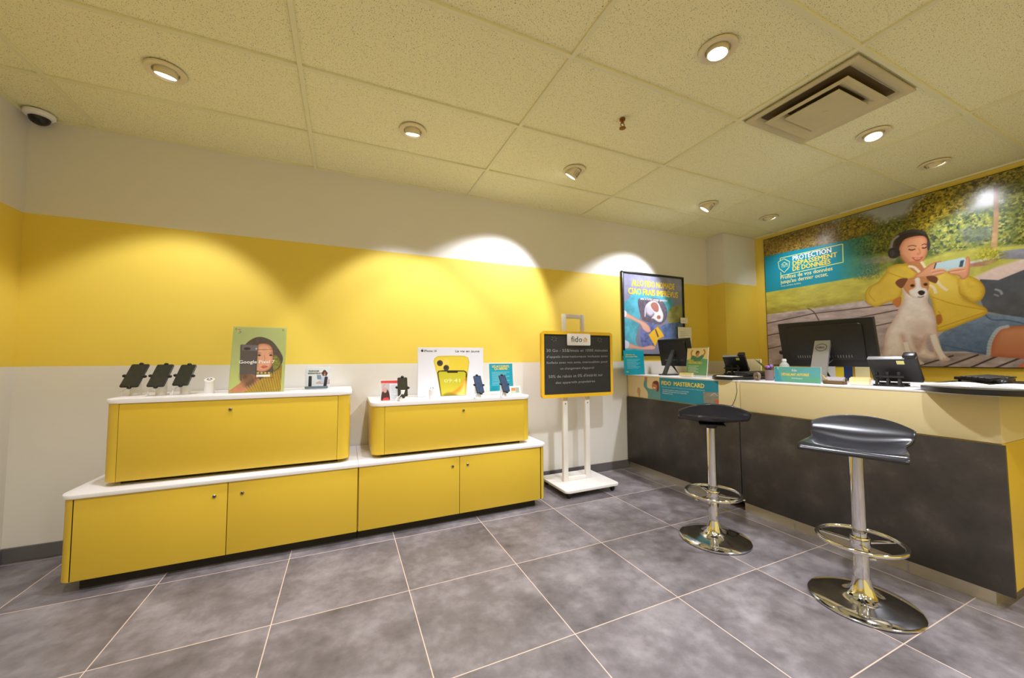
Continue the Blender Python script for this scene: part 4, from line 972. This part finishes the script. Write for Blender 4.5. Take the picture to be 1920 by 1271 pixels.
# =================================================================== COUNTER
CX, CT = 2.795, 0.985
def counter(label, y0, y1, end=False):
    """y0 far end, y1 near end"""
    t = thing('service_counter', label, 'counter', (3.2, (y0+y1)/2, 0))
    bm = B(); box(bm, (CX+0.002, y1+0.001, 0.075), (3.74, y0-.001, 0.752)); obj('carcass', bm, [M_CABY, M_CABY], t, world=True, label='yellow side')
    bm = B(); box(bm, (CX-0.018, y1-(0.012 if end else 0), 0.070), (CX+0.001, y0, 0.750), bev=.001); obj('front_panel', bm, M_SLATE, t, world=True, label='dark charcoal front panel')
    bm = B(); box(bm, (CX-0.001, y1, 0.754), (3.74, y0, CT-0.012), bev=.001); obj('upper_band', bm, M_CREAM, t, world=True, label='cream upper band')
    bm = B(); box(bm, (CX-0.004, y1-.003*end, CT-0.0115), (3.75, y0, CT), bev=.002); obj('countertop', bm, M_CABW, t, world=True, label='white thin top')
    bm = B(); box(bm, (CX+0.004, y1+0.05+(.06 if not end else 0), 0.0), (3.68, y0-.002, 0.0745)); obj('plinth', bm, M_KICK, t, world=True, label='metal kick plate')
    return t
t1 = counter('far counter section with dark front against the back wall', -0.014, -1.267)
t2 = counter('near counter section with dark front, end side yellow', -1.275, -2.53, True)
for yy, tt_ in ((-1.62, t2), (-2.18, t2)):
    bm = B(); box(bm, (CX+0.0028, yy-.003, 0.002), (CX+0.0038, yy+.003, 0.072)); obj('plinth_joint', bm, M_CHROME, tt_, world=True)
# levelling foot in the plinth gap
# sticker on the counter front
fr = Fr((CX-0.0016, 0.0, 0.0), (0, -1, 0), (0, 0, 1))
s0, s1, z0, z1 = 0.03, 1.090, 0.757, 0.970
t = thing('counter_decal', 'long teal and cream credit card advert stuck on the counter front', 'decal', (CX-.001, -0.56, z0))
c = Canvas(fr, s0, z0, s1, z1, .004, (1140, 600, 4.571)); c.C[:] = (226, 206, 160)
c.poly([(440, 470), (1000, 470), (1000, 770), (440, 770)], (34, 138, 162), smooth=False)
c.poly([(305, 560), (320, 490), (335, 490), (335, 570), (370, 590), (440, 600), (440, 690), (350, 690), (340, 620)], (96, 150, 150)); c.blob(325, 498, 12, 16, (196, 110, 80)); c.blob(402, 560, 26, 38, (196, 120, 84)); c.poly([(385, 540), (400, 522), (432, 530), (436, 600), (415, 610), (420, 560)], (110, 60, 44)); c.line([(388, 578), (404, 582)], .01, (250, 240, 230))
c.poly([(250, 600), (262, 575), (278, 600), (275, 660), (300, 660), (280, 680), (262, 650)], (200, 150, 110))
c.poly([(815, 615), (955, 620), (960, 722), (820, 710)], (140, 136, 122), smooth=False, nz=.15); c.line([(880, 650), (910, 628), (940, 652)], .006, (190, 190, 180)); c.blob(935, 698, 16, 16, (216, 90, 60))
c.build('print', t, n=0)
obj('edge', slab(fr, s0, z0, s1, z1, -.0005, -.0002), M_PAPER, t, world=True)
a = c.cv([(460, 540)])[0]; b = c.cv([(825, 560)])[0]
lettering(fr, [('FIDO  MASTERCARD', a[0], 0.905, .038, b[0]-a[0], 'L', 2)], M_TXTY, t)
lettering(fr, [("Obtenez une remise Fido grâce à la carte Fido Mastercard", a[0], 0.880, .013, b[0]-a[0], 'L', 0)], mat('pale teal print', (150, 214, 224), .5), t)
lettering(fr, [("Accumulez des points en remises sur tous vos achats", a[0]+.01, 0.855, .011, .30, 'L', 0), ("et profitez encore plus avec votre compte Fido.", a[0]+.01, 0.838, .011, .28, 'L', 0), ("Demandez la vôtre.", a[0]+.01, 0.821, .011, .12, 'L', 0)], M_TXTW, t)
# loose black cable down the joint of the counters
bm = B(); tube(bm, [(CX-.006, -1.245, .975), (CX-.005, -1.25, .90), (CX-.006, -1.235, .84), (CX-.006, -1.21, .79), (CX-.006, -1.17, .765)], .0018, 6)
single('cable', bm, M_BLKM, 'thin dark cable hanging on the cream band by the counter joint', 'cable', (CX-.006, -1.25, .9))

# round black worktops lying on the counter
def top(label, pts, z0, z1):
    bm = B(); P = smooth_pts(pts, True, 6); prism(bm, [(p[0], p[1]) for p in P], z0, z1, bev=.004)
    cx = sum(p[0] for p in pts)/len(pts); cy = sum(p[1] for p in pts)/len(pts)
    return single('raised_worktop', bm, M_BLK, label, 'worktop', (cx, cy, z0))
top('rounded black desk board on the far counter section, under the papers', [(3.44, -.82), (3.16, -.80), (2.94, -.93), (2.79, -1.05), (2.765, -1.18), (2.86, -1.262), (3.05, -1.275), (3.3, -1.25), (3.45, -1.08)], CT+.0005, CT+.021)
top('rounded black desk board on the near counter end, under the open booklet', [(3.70, -2.22), (3.10, -2.215), (2.86, -2.25), (2.69, -2.37), (2.64, -2.53), (2.74, -2.68), (3.02, -2.77), (3.70, -2.78)], CT+.0005, CT+.026)

# =================================================================== THINGS ON THE COUNTER
def xfr(x, yl, yr, z, lean=0.0):
    """frame facing the customer side (-x), from y=yl (left as seen) to yr"""
    f = Fr((x, yl, z), (0, yr-yl, 0), (lean, 0, 1)); return f, abs(yr-yl)
# teal leaflet at the wall end
a = PX(1171, 703, y=-.10); b = PX(1208, 657, y=-.10)
fr = Fr((a.x, -.10, CT+.001), (1, 0, 0), (0, .05, 1)); w, h = b.x-a.x, b.z-CT
t = thing('leaflet_stand', 'teal leaflet standing on the counter end under the framed poster', 'leaflet', fr.p(w/2, 0))
obj('leaflet', slab(fr, 0, 0, w, h, -.0015, 0), M_TEAL, t, world=True)
bm = B(); box(bm, (CX+.01, -.10, CT+.0005), (a.x+w, -.03, CT+.003)); obj('foot', bm, M_ACR, t, world=True)
lettering(fr, [('Assurance et', w*.1, h*.80, .013, w*.45, 'L', 1), ('Protection Fido', w*.1, h*.72, .013, w*.58, 'L', 1)], M_TXTY, t)
obj('small_print', lines_bm(fr, [(w*.14, h*(.62-.05*k), w*(.8-.1*(k % 3)), h*(.62-.05*k), .003) for k in range(8)]), mat('pale teal print', (150, 214, 224), .5), t, world=True, smooth=0)
lettering(fr, [('fido', w*.1, h*.1, .014, None, 'L', 1)], M_TXTY, t)

def monitor(label, x, y, z0, w, h, cz, tilt, rotz, stand_ma, sw, reach, logo=False):
    """back of the screen towards -y in local coordinates; foot at (x, y)"""
    t = thing('computer_monitor', label, 'monitor', (x, y, z0), rotz)
    A = Matrix.Translation((0, 0, cz-z0)) @ Matrix.Rotation(math.radians(tilt), 4, 'X')
    bm = B(); box(bm, (-w/2, -.016, -h/2), (w/2, .014, h/2), bev=.004, M=A); hs = obj('housing', bm, M_BLKM, t)
    bm = B(); prism(bm, rrect(-w*.40, -h*.36, w*.40, h*.40, .02), 0, .012, bev=.005, M=A @ Matrix.Translation((0, -.016, 0)) @ Matrix.Rotation(PI/2, 4, 'X')); obj('rear_bulge', bm, M_BLKM, t)
    bm = B(); box(bm, (-w/2+.008, .0142, -h/2+.012), (w/2-.008, .0152, h/2-.008), M=A); obj('screen', bm, mat('dark lcd', (20, 20, 24), .2), t)
    bm = B()
    for k in range(22): box(bm, (-w*.3+k*w*.027, -.0292, -h*.30), (-w*.3+k*w*.027+.004, -.0282, -h*.30+.018), M=A)
    obj('port_row', bm, M_STEEL, t, label='row of metal ports')
    bm = B(); box(bm, (-w*.28, -.0175, h*.44), (w*.28, -.0165, h*.455), M=A); obj('vent_slot', bm, M_BLK, t)
    # slanting neck
    top_ = A @ Vector((0, -.03, -.01)); bot = Vector((0, -reach, .012))
    bm = B(); d = (bot-top_); q = Vector((0, -d.z, d.y)).normalized(); hw = sw/2
    ps = [(top_ + Vector((sx*hw, 0, .045)), ) for sx in (-1, 1)]
    vs = []
    for P_ in (top_+Vector((0, 0, .05)), bot):
        for sx in (-1, 1):
            for sn in (0, 1): vs.append(bm.verts.new(P_ + Vector((sx*hw, sn*.022, 0))))
    for f in ((0, 2, 6, 4), (1, 5, 7, 3), (0, 4, 5, 1), (2, 3, 7, 6), (0, 1, 3, 2), (4, 6, 7, 5)): bm.faces.new([vs[k] for k in f])
    bmesh.ops.bevel(bm, geom=list(bm.edges), offset=.003, segments=2, affect='EDGES')
    nk = obj('neck', bm, stand_ma, t)
    bm = B(); box(bm, (-.03, top_.y-.002, top_.z-.03), (.03, top_.y+.03, top_.z+.03), bev=.004); obj('hinge', bm, M_BLK, t)
    bm = B(); prism(bm, rrect(-sw*1.25, -reach-.02, sw*1.25, .10, .02), .0008, .012, bev=.003); obj('base', bm, stand_ma, t)
    bm = B()
    for s_ in range(4): tube(bm, [A @ Vector((-.08+.05*s_, -.034, -h*.28)), Vector((-.06+.035*s_, -.05-.01*s_, (cz-z0)*.45)), Vector((-.02+.01*s_, -.035, .10)), Vector((.03, -.0, .02))], .0025, 6)
    obj('cables', bm, M_BLK, t)
    if logo:
        wmn = wm(t); up = (top_+Vector((0, 0, .05)))-bot; fr = Fr(wmn @ (bot + Vector((0, -.0006, 0))), wmn.to_3x3() @ Vector((1, 0, 0)), wmn.to_3x3() @ up)
        L = up.length
        lettering(fr, [('DELL', 0, L-.075, .014, .044, 'C', 1, .0015)], M_TXTB, nk)
        pts = [(.034*math.cos(2*PI*k/28), L-.068+.026*math.sin(2*PI*k/28)) for k in range(29)]
        obj('logo_ring', lines_bm(fr, [(*p, *q_, .003) for p, q_ in zip(pts, pts[1:])], .0015), M_TXTB, nk, world=True, smooth=0)
    return t
monitor('small black monitor seen from behind in front of the framed wall poster', 3.14, -.345, CT, .42, .285, 1.220, 10, math.radians(-93), mat('grey black stand', (70, 70, 72), .4), .05, .16)
monitor('large black monitor on a silver stand in front of the big dog poster', 3.17, -1.665, CT, .585, .335, 1.262, 11, math.radians(-90), M_SILVER, .10, .13, True)
# notes hanging under the big monitor
for nm, u0, v0, u1, v1, ma, lab in (('sticky_note', 1553, 688, 1566, 703, M_PAPER, 'pale note stuck under the large monitor just right of its silver neck'),
    ('sticky_note', 1567, 690, 1582, 706, M_TXTY, 'bright yellow note stuck under the large monitor'),
    ('sticky_note', 1583, 687, 1598, 709, mat('navy card', (44, 60, 110), .5), 'dark blue card under the large monitor'),
    ('sticky_note', 1604, 687, 1630, 707, mat('cream card', (236, 220, 160), .6), 'wide cream note under the right end of the large monitor')):
    xx = 3.31; a = PX(u0, v1, x=xx); b = PX(u1, v0, x=xx); z1_ = b.z+.004
    f = Fr((xx, a.y, CT+.001), (0, -1, 0), (0, 0, 1)); wd_ = a.y-b.y
    tn = thing('note_holder', lab, 'note', f.p(wd_/2, 0))
    obj('card', slab(f, 0, 0.0, wd_, z1_-CT, -.001, .0004), ma, tn, world=True)
    bm = B(); box(bm, (xx-.006, b.y, CT+.0005), (xx+.02, a.y, CT+.006), bev=.001); obj('foot', bm, M_ACR, tn, world=True)

# credit card sign
fr, w = xfr(2.915, -.665, -.885, CT+.001, .13)
h = .265
t = thing('acrylic_sign', 'tall cream and green acrylic sign reading FIDO MASTERCARD beside the small monitor', 'sign', fr.p(w/2, 0))
obj('acrylic_block', slab(fr, -.004, 0, w+.004, h+.006, -.008, -.0015, bev=.001), M_ACR, t, world=True)
obj('edge_strip', slab(fr, w, 0, w+.004, h+.006, -.0015, .001), M_PAPER, t, world=True)
c = Canvas(fr, 0, .02, w, h, .003, (1140, 600, 4.571)); c.C[:] = (232, 218, 160)
k = lambda pts: [(w*x, h*y) for x, y in pts]
c.poly(k([(0, 0), (1, 0), (1, .62), (.55, .66), (0, .6)]), (96, 166, 120), smooth=False, raw=True, col2=(110, 160, 110))
c.poly(k([(.2, .62), (.25, .75), (.42, .72), (.5, .68), (.62, .72), (.78, .78), (.82, .72), (.7, .60), (.6, .56), (.35, .56)]), (70, 130, 110), raw=True)
c.line(k([(.24, .72), (.2, .84), (.26, .93)]), .012, (200, 120, 84), raw=True); c.line(k([(.8, .76), (.86, .86), (.8, .95)]), .012, (200, 120, 84), raw=True); c.poly(k([(.44, .72), (.45, .86), (.56, .87), (.58, .74), (.5, .7)]), (206, 130, 92), raw=True); c.poly(k([(.42, .78), (.46, .9), (.58, .9), (.6, .8), (.54, .86)]), (90, 50, 36), raw=True)
c.build('print', t)
lettering(fr, [('FIDO', w*.1, h*.54, .018, None, 'L', 1.5), ('MASTERCARD', w*.1, h*.46, .020, w*.66, 'L', 1.5)], M_TXTY, t)
obj('small_print', lines_bm(fr, [(w*.1, h*(.38-.05*q), w*(.6-.1*(q % 2)), h*(.38-.05*q), .003) for q in range(5)]), M_TXTW, t, world=True, smooth=0)
# business card holders
def card_holder(label, x, yl, yr, ma, card, hh):
    t = thing('card_holder', label, 'card holder', (x, (yl+yr)/2, CT))
    bm = B(); box(bm, (x, yr, CT+.0008), (x+.05, yl, CT+.006), bev=.001); box(bm, (x, yr, CT+.006), (x+.003, yl, CT+hh*.45), bev=.0008); box(bm, (x+.045, yr, CT+.006), (x+.05, yl, CT+hh*.8), bev=.0008); box(bm, (x, yr, CT+.006), (x+.05, yr+.003, CT+hh*.4)); box(bm, (x, yl-.003, CT+.006), (x+.05, yl, CT+hh*.4)); obj('tray', bm, ma, t, world=True)
    for q in range(3):
        bm = B(); box(bm, (x+.008+.009*q, yr+.006, CT+.0065), (x+.013+.009*q, yl-.006, CT+hh*(.82+.09*q)), M=rotm('Y', 8, (x, yl, CT))); obj('card_stack', bm, card, t, world=True)
    return t
card_holder('low tray of cards at the foot of the tall credit card sign', 2.865, -.62, -.77, M_ACR, mat('cream card', (236, 220, 160), .6), .045)
card_holder('small brown holder of printed cards right of the teal name sign', 2.90, -1.775, -1.885, mat('brown plastic', (110, 84, 50), .5), mat('printed card', (206, 200, 210), .5, noise=.3, nscale=90), .052)
card_holder('clear holder of cream cards nearest the near desk phone', 2.90, -1.905, -2.015, M_ACR, mat('cream card', (236, 220, 160), .6), .056)
# teal name sign
fr, w = xfr(2.862, -1.490, -1.780, CT+.001, .05); h = .108
t = thing('acrylic_sign', 'low wide teal acrylic name sign before the silver monitor stand', 'sign', fr.p(w/2, 0))
obj('acrylic_block', slab(fr, -.003, 0, w+.003, h+.003, -.007, -.001, bev=.001), M_ACR, t, world=True)
c = Canvas(fr, 0, 0.002, w, h, .003); c.C[:] = (92, 168, 160)
c.poly([(0, 0), (.03, h), (0, h)], (140, 200, 200), raw=True, smooth=False); c.poly([(.0, 0), (.055, 0), (.015, h), (0, h)], (60, 150, 168), raw=True, smooth=False); c.poly([(.16, h*.55), (w, h*.5), (w, h), (.2, h)], (96, 172, 180), raw=True, smooth=False, soft=.02); c.poly([(0.06, 0), (w, 0), (w, h*.35), (.08, h*.3)], (96, 166, 136), raw=True, smooth=False, soft=.02)
c.build('print', t)
lettering(fr, [('fido', w*.40, h*.72, .016, None, 'L', 0), ('Distributeur', w*.40, h*.24, .010, None, 'L', 0)], M_TXTW, t)
lettering(fr, [('DÉTAILLANT AUTORISÉ', w*.47, h*.44, .017, w*.60, 'C', 2)], M_TXTY, t)

def desk_phone(label, x, y, z0, rotz, w=.21):
    """back towards -y"""
    t = thing('desk_phone', label, 'telephone', (x, y, z0), rotz)
    A = Matrix.Translation((0, 0, .102)) @ Matrix.Rotation(math.radians(34), 4, 'X')
    bm = B(); box(bm, (-w/2, -.012, -.085), (w/2, .016, .085), bev=.005, M=A); obj('body', bm, M_BLKM, t)
    bm = B(); box(bm, (-w/2+.003, -.013, .079), (w/2-.05, .013, .0865), bev=.002, M=A); obj('top_edge', bm, M_SILVER, t, label='pale grey top edge')
    bm = B(); box(bm, (w*.10, -.0135, .045), (w*.25, -.0122, .070), M=A); obj('sticker', bm, mat('pale yellow label', (226, 220, 140), .5), t)
    bm = B(); box(bm, (w/2-.062, -.006, .070), (w/2-.006, .040, .100), bev=.008, M=A); box(bm, (w/2-.052, .020, -.08), (w/2-.016, .042, .09), bev=.008, M=A); box(bm, (w/2-.062, .004, -.095), (w/2-.006, .040, -.062), bev=.008, M=A); obj('handset', bm, M_BLK, t)
    bm = B()
    for sx in (-.07, -.02, .03):
        box(bm, (sx-.006, -.05, .001), (sx+.006, .05, .010)); box(bm, (sx-.006, -.055, .001), (sx+.006, -.045, .085), M=rotm('X', -14, (0, -.05, 0))); box(bm, (sx-.006, -.03, .02), (sx+.006, -.022, .09), M=rotm('X', 18, (0, -.03, .02)))
    box(bm, (-.085, -.056, .001), (.05, -.046, .012)); box(bm, (-.085, -.05, .052), (.05, -.042, .064)); box(bm, (-.085, .03, .001), (.05, .05, .02)); obj('stand', bm, M_BLKM, t, label='open lattice stand')
    bm = B(); tube(bm, [(.04, -.05, .03), (.06, -.07, .008), (.03, -.085, .004), (-.05, -.07, .004)], .0025, 6); obj('cord', bm, M_BLK, t)
    return t
desk_phone('black desk phone with a yellow label beside the large monitor, seen from behind', 3.03, -2.085, CT, math.radians(-86), .22)
desk_phone('black desk phone between the small monitor and the cream panel, seen from behind', 3.30, -.89, CT+.0215, math.radians(-76), .19)
# papers on the far board
pp = B(); prism(pp, [(2.86, -1.02), (2.97, -.95), (3.00, -1.16), (2.84, -1.17)], CT+.0216, CT+.0235)
single('paper_sheet', pp, M_PAPER, 'white sheets lying on the far black desk board', 'paper', (2.92, -1.08, CT+.0216))
pp = B(); prism(pp, [(2.86, -.30), (3.06, -.28), (3.07, -.58), (2.87, -.60)], CT+.0005, CT+.002)
# open booklet on the near board
t = thing('open_booklet', 'open white booklet lying on the near black desk board', 'booklet', (2.95, -2.45, CT+.027))
for sgn in (-1, 1):
    bm = B(); n = 10; rows_ = []
    for k in range(n+1):
        u = k/n; y = -2.44+sgn*(.003+.205*u); z = CT+.0285 + .012*math.sin(PI*min(1, u*1.15))*(1-u*.4)+.001
        rows_.append([bm.verts.new((2.78, y, z)), bm.verts.new((3.06, y, z)), bm.verts.new((3.06, y, CT+.0272)), bm.verts.new((2.78, y, CT+.0272))])
    for a_, b_ in zip(rows_, rows_[1:]):
        for q in range(4): bm.faces.new((a_[q], a_[(q+1) % 4], b_[(q+1) % 4], b_[q]))
    bm.faces.new(rows_[0]); bm.faces.new(rows_[-1])
    obj('page_block', bm, M_PAPER, t, world=True)
# keyboards and mouse
def keyboard(label, x, y, z, rotz, L=.44, D=.14):
    t = thing('keyboard', label, 'keyboard', (x, y, z), rotz)
    T_ = rotm('X', 5, (0, -D/2, .004))
    bm = B(); prism(bm, rrect(-L/2, -D/2, L/2, D/2, .01), .002, .018, bev=.003, M=T_); obj('case', bm, M_BLK, t)
    bm = B()
    for r_ in range(5):
        for q in range(18): box(bm, (-L/2+.012+q*.0232, -D/2+.012+r_*.0235, .018), (-L/2+.032+q*.0232, -D/2+.032+r_*.0235, .025), bev=.002, M=T_, seg=1)
    k_ = obj('keys', bm, M_BLKM, t); k_['kind'] = 'stuff'
    for sx in (-1, 1):
        bm = B(); box(bm, (sx*L*.4-.01, D/2-.02, .0005), (sx*L*.4+.01, D/2-.012, .014)); obj('foot', bm, M_BLK, t)
    return t
keyboard('black keyboard seen from its end behind the near black desk board', 3.50, -2.31, CT+.027, math.radians(0), .36, .15)
keyboard('black keyboard lying on the far black desk board beside a phone', 3.18, -1.12, CT+.022, math.radians(6), .34, .12)
t = thing('computer_mouse', 'small black mouse beside the near keyboard', 'mouse', (3.36, -2.42, CT+.0268))
bm = B(); bmesh.ops.create_uvsphere(bm, u_segments=20, v_segments=12, radius=1, matrix=Matrix.Diagonal((.055, .03, .03, 1)))
bmesh.ops.bisect_plane(bm, geom=bm.verts[:]+bm.edges[:]+bm.faces[:], plane_co=(0, 0, 0), plane_no=(0, 0, -1), clear_outer=True); bmesh.ops.holes_fill(bm, edges=[e for e in bm.edges if e.is_boundary]); obj('shell', bm, M_BLK, t)
bm = B(); box(bm, (.02, -.003, .024), (.035, .003, .031), bev=.002); obj('scroll_wheel', bm, M_GREYP, t)
# cream panel
a = PX(1366, 700, x=3.50); b = PX(1427, 673, x=3.50)
t = thing('divider_panel', 'low cream panel standing behind the far black desk board', 'panel', (3.50, (a.y+b.y)/2, CT))
bm = B(); box(bm, (3.496, b.y, CT+.001), (3.508, a.y, b.z), bev=.003); obj('panel', bm, M_CREAM, t, world=True)
bm = B(); lathe(bm, [(0, .003), (.004, .003), (.004, 0)], 12, M=Matrix.Translation((3.496, b.y+.012, b.z-.014)) @ Matrix.Rotation(-PI/2, 4, 'Y')); obj('screw', bm, M_STEEL, t, world=True)
# pen
bm = B(); tube(bm, [(3.18, -1.18, CT+.0245), (3.05, -1.24, CT+.0245)], .0035, 8); single('pen', bm, M_BLKM, 'dark pen at the right end of the far black desk board', 'pen', (3.1, -1.2, CT+.021))
# tape roll
bm = B(); R_ = .032
lathe(bm, [(R_*.55, -.009), (R_, -.009), (R_, .009), (R_*.55, .009), (R_*.55, -.009)], 28, M=Matrix.Translation((2.90, -1.34, CT+R_+.001)) @ Matrix.Rotation(PI/2, 4, 'Y') @ Matrix.Rotation(.4, 4, 'X'))
single('tape_roll', bm, mat('brown tape', (120, 104, 80), .4), 'small roll of tape left of the teal name sign', 'tape', (2.90, -1.34, CT))
# barcode scanner
t = thing('barcode_scanner', 'black pistol shaped scanner on a stand left of the large monitor', 'scanner', (3.27, -1.345, CT), math.radians(-80))
bm = B(); lathe(bm, [(0, .0005), (.045, .0005), (.046, .006), (.02, .016), (.012, .03)], 28); obj('base', bm, M_BLKM, t)
bm = B(); tube(bm, [(0, 0, .02), (0, .008, .09), (0, 0, .15), (0, -.006, .19)], [.008, .007, .012, .016], 12); obj('handle', bm, M_BLK, t)
bm = B(); box(bm, (-.032, -.07, -.018), (.032, .045, .018), bev=.012, M=Matrix.Translation((0, 0, .218)) @ Matrix.Rotation(math.radians(14), 4, 'X') @ Matrix.Rotation(math.radians(55), 4, 'Z')); obj('head', bm, M_BLK, t)
# sanitiser bottle
t = thing('pump_bottle', 'clear round bottle with a white cap left of the large monitor', 'bottle', (3.08, -1.435, CT))
bm = B(); lathe(bm, [(0, .001), (.030, .001), (.034, .006), (.034, .10), (.031, .12), (.018, .138), (.013, .142), (.013, .150), (0, .150)], 32); obj('bottle', bm, mat('clear liquid plastic', (214, 220, 210), .08, alpha=.45), t)
bm = B(); lathe(bm, [(.015, .146), (.015, .162), (.012, .165), (0, .165)], 24); obj('cap', bm, M_WHT, t)
# purple figurine pot
t = thing('pencil_pot', 'small purple and pink pot with green stems at the wall end of the big poster', 'pot', (3.00, -1.37, CT))
bm = B(); lathe(bm, [(0, .001), (.028, .001), (.031, .08), (.029, .08), (.026, .006), (0, .006)], 24); obj('pot', bm, mat('grey brown pot', (130, 110, 110), .5), t)
for k in range(7):
    a_ = k*2.4; bm = B(); bmesh.ops.create_icosphere(bm, subdivisions=2, radius=.013, matrix=Matrix.Translation((.016*math.cos(a_), .016*math.sin(a_), .095+.008*(k % 3)))); obj('bloom', bm, [mat('violet', (150, 110, 190), .4), mat('pink', (206, 80, 140), .4)][k % 2], t)
bm = B()
for k in range(4): tube(bm, [(-.01, .01*k-.01, .07), (-.03-.006*k, .02, .11), (-.05-.012*k, .035+.006*k, .14+.008*k)], .0016, 6)
obj('stems', bm, mat('green stem', (60, 84, 40), .5), t)
# charging cable by the silver stand
bm = B(); tube(bm, [(2.93, -1.80, CT+.02), (2.90, -1.79, CT+.035), (2.90, -1.77, CT+.06), (2.93, -1.765, CT+.05), (2.95, -1.77, CT+.004)], .003, 8)
single('adapter_cable', bm, mat('orange cream cable', (226, 180, 90), .5), 'short orange cable curled at the right edge of the teal name sign', 'cable', (2.93, -1.78, CT))

# =================================================================== BAR STOOLS
def stool(label, x, y, rotz, hs=.0):
    t = thing('bar_stool', label, 'stool', (x, y, 0), rotz, 'black seat chrome stools at the counter')
    bm = B(); lathe(bm, [(0, .001), (.198, .001), (.206, .004), (.207, .010), (.200, .015), (.15, .022), (.10, .029), (.065, .038), (.048, .055), (.038, .085), (.031, .12), (.0, .12)], 64); obj('base', bm, M_CHROME, t, smooth=60, label='round domed chrome foot')
    bm = B(); lathe(bm, [(.030, .10), (.030, .300), (.0285, .303), (.0, .303)], 32); obj('lower_pole', bm, M_CHROME, t)
    bm = B(); lathe(bm, [(.0275, .300), (.0275, .705+hs), (0, .705+hs)], 32); obj('upper_pole', bm, M_CHROME, t)
    bm = B(); n = 48; zr = .278
    tube(bm, [(.160*math.cos(2*PI*k/n), .160*math.sin(2*PI*k/n), zr+.012) for k in range(n)], .010, 10, closed=True); f = obj('foot_ring', bm, M_CHROME, t, smooth=60)
    for k in range(3):
        a = math.radians(-90+120*k+20); bm = B()
        Mx = Matrix.Rotation(a, 4, 'Z'); box(bm, (.028, -.011, zr-.004), (.176, .011, zr+.002), bev=.001, M=Mx); obj('strut', bm, M_CHROME, f)
    bm = B(); lathe(bm, [(.036, zr-.02), (.038, zr-.015), (.038, zr+.025), (.036, zr+.03), (.0305, zr+.03)], 32); obj('collar', bm, M_CHROME, f)
    bm = B(); box(bm, (-.075, -.08, .700+hs), (.075, .08, .708+hs), bev=.003); lathe(bm, [(.024, .67+hs), (.045, .70+hs), (0, .70+hs)], 24); obj('seat_plate', bm, M_BLKM, t)
    # moulded seat sheet
    bm = B(); NU, NV = 28, 30; g = []
    prof = [(-.178, -.022), (-.172, -.008), (-.155, .000), (-.10, .001), (-.03, -.002), (.035, .000), (.092, .014), (.134, .044), (.162, .084), (.180, .126)]
    def pf(v):
        s_ = v*(len(prof)-1); i = min(int(s_), len(prof)-2); f_ = s_-i
        p = [Vector(prof[max(0, min(len(prof)-1, i+q))]) for q in (-1, 0, 1, 2)]
        return .5*((2*p[1])+(-p[0]+p[2])*f_+(2*p[0]-5*p[1]+4*p[2]-p[3])*f_*f_+(-p[0]+3*p[1]-3*p[2]+p[3])*f_**3)
    for j in range(NV+1):
        v = j/NV; row = []
        yy, zz = pf(v)
        hw = .190 - .018*math.exp(-((v-.50)/.15)**2) + .010*max(0, (v-.6)/.4)
        for i in range(NU+1):
            u = i/NU*2-1
            back = max(0, (v-.55)/.45)
            y_ = yy - .028*back*abs(u)**2.4 ; z_ = zz - .052*back**2*abs(u)**2.3 + .024*(abs(u)**2)*math.exp(-((v-.52)/.22)**2) - .006*math.exp(-((v-.45)/.2)**2)
            if v < .15: y_ += .0
            row.append(bm.verts.new((u*hw, y_, .722+hs+z_)))
        g.append(row)
    for j in range(NV):
        for i in range(NU): bm.faces.new((g[j][i], g[j][i+1], g[j+1][i+1], g[j+1][i]))
    st = obj('seat', bm, M_SEAT, t, smooth=180, label='black scooped seat with a low back')
    md = st.modifiers.new('thickness', 'SOLIDIFY'); md.thickness = .013; md.offset = 0
    md = st.modifiers.new('round', 'BEVEL'); md.width = .004; md.segments = 2
    return t
stool('chrome bar stool at the far counter section, its back towards the viewer', 2.190, -1.487, math.radians(135), .03)
stool('chrome bar stool nearest the viewer with its open seat turned left', 2.262, -2.212, math.radians(-73), .012)
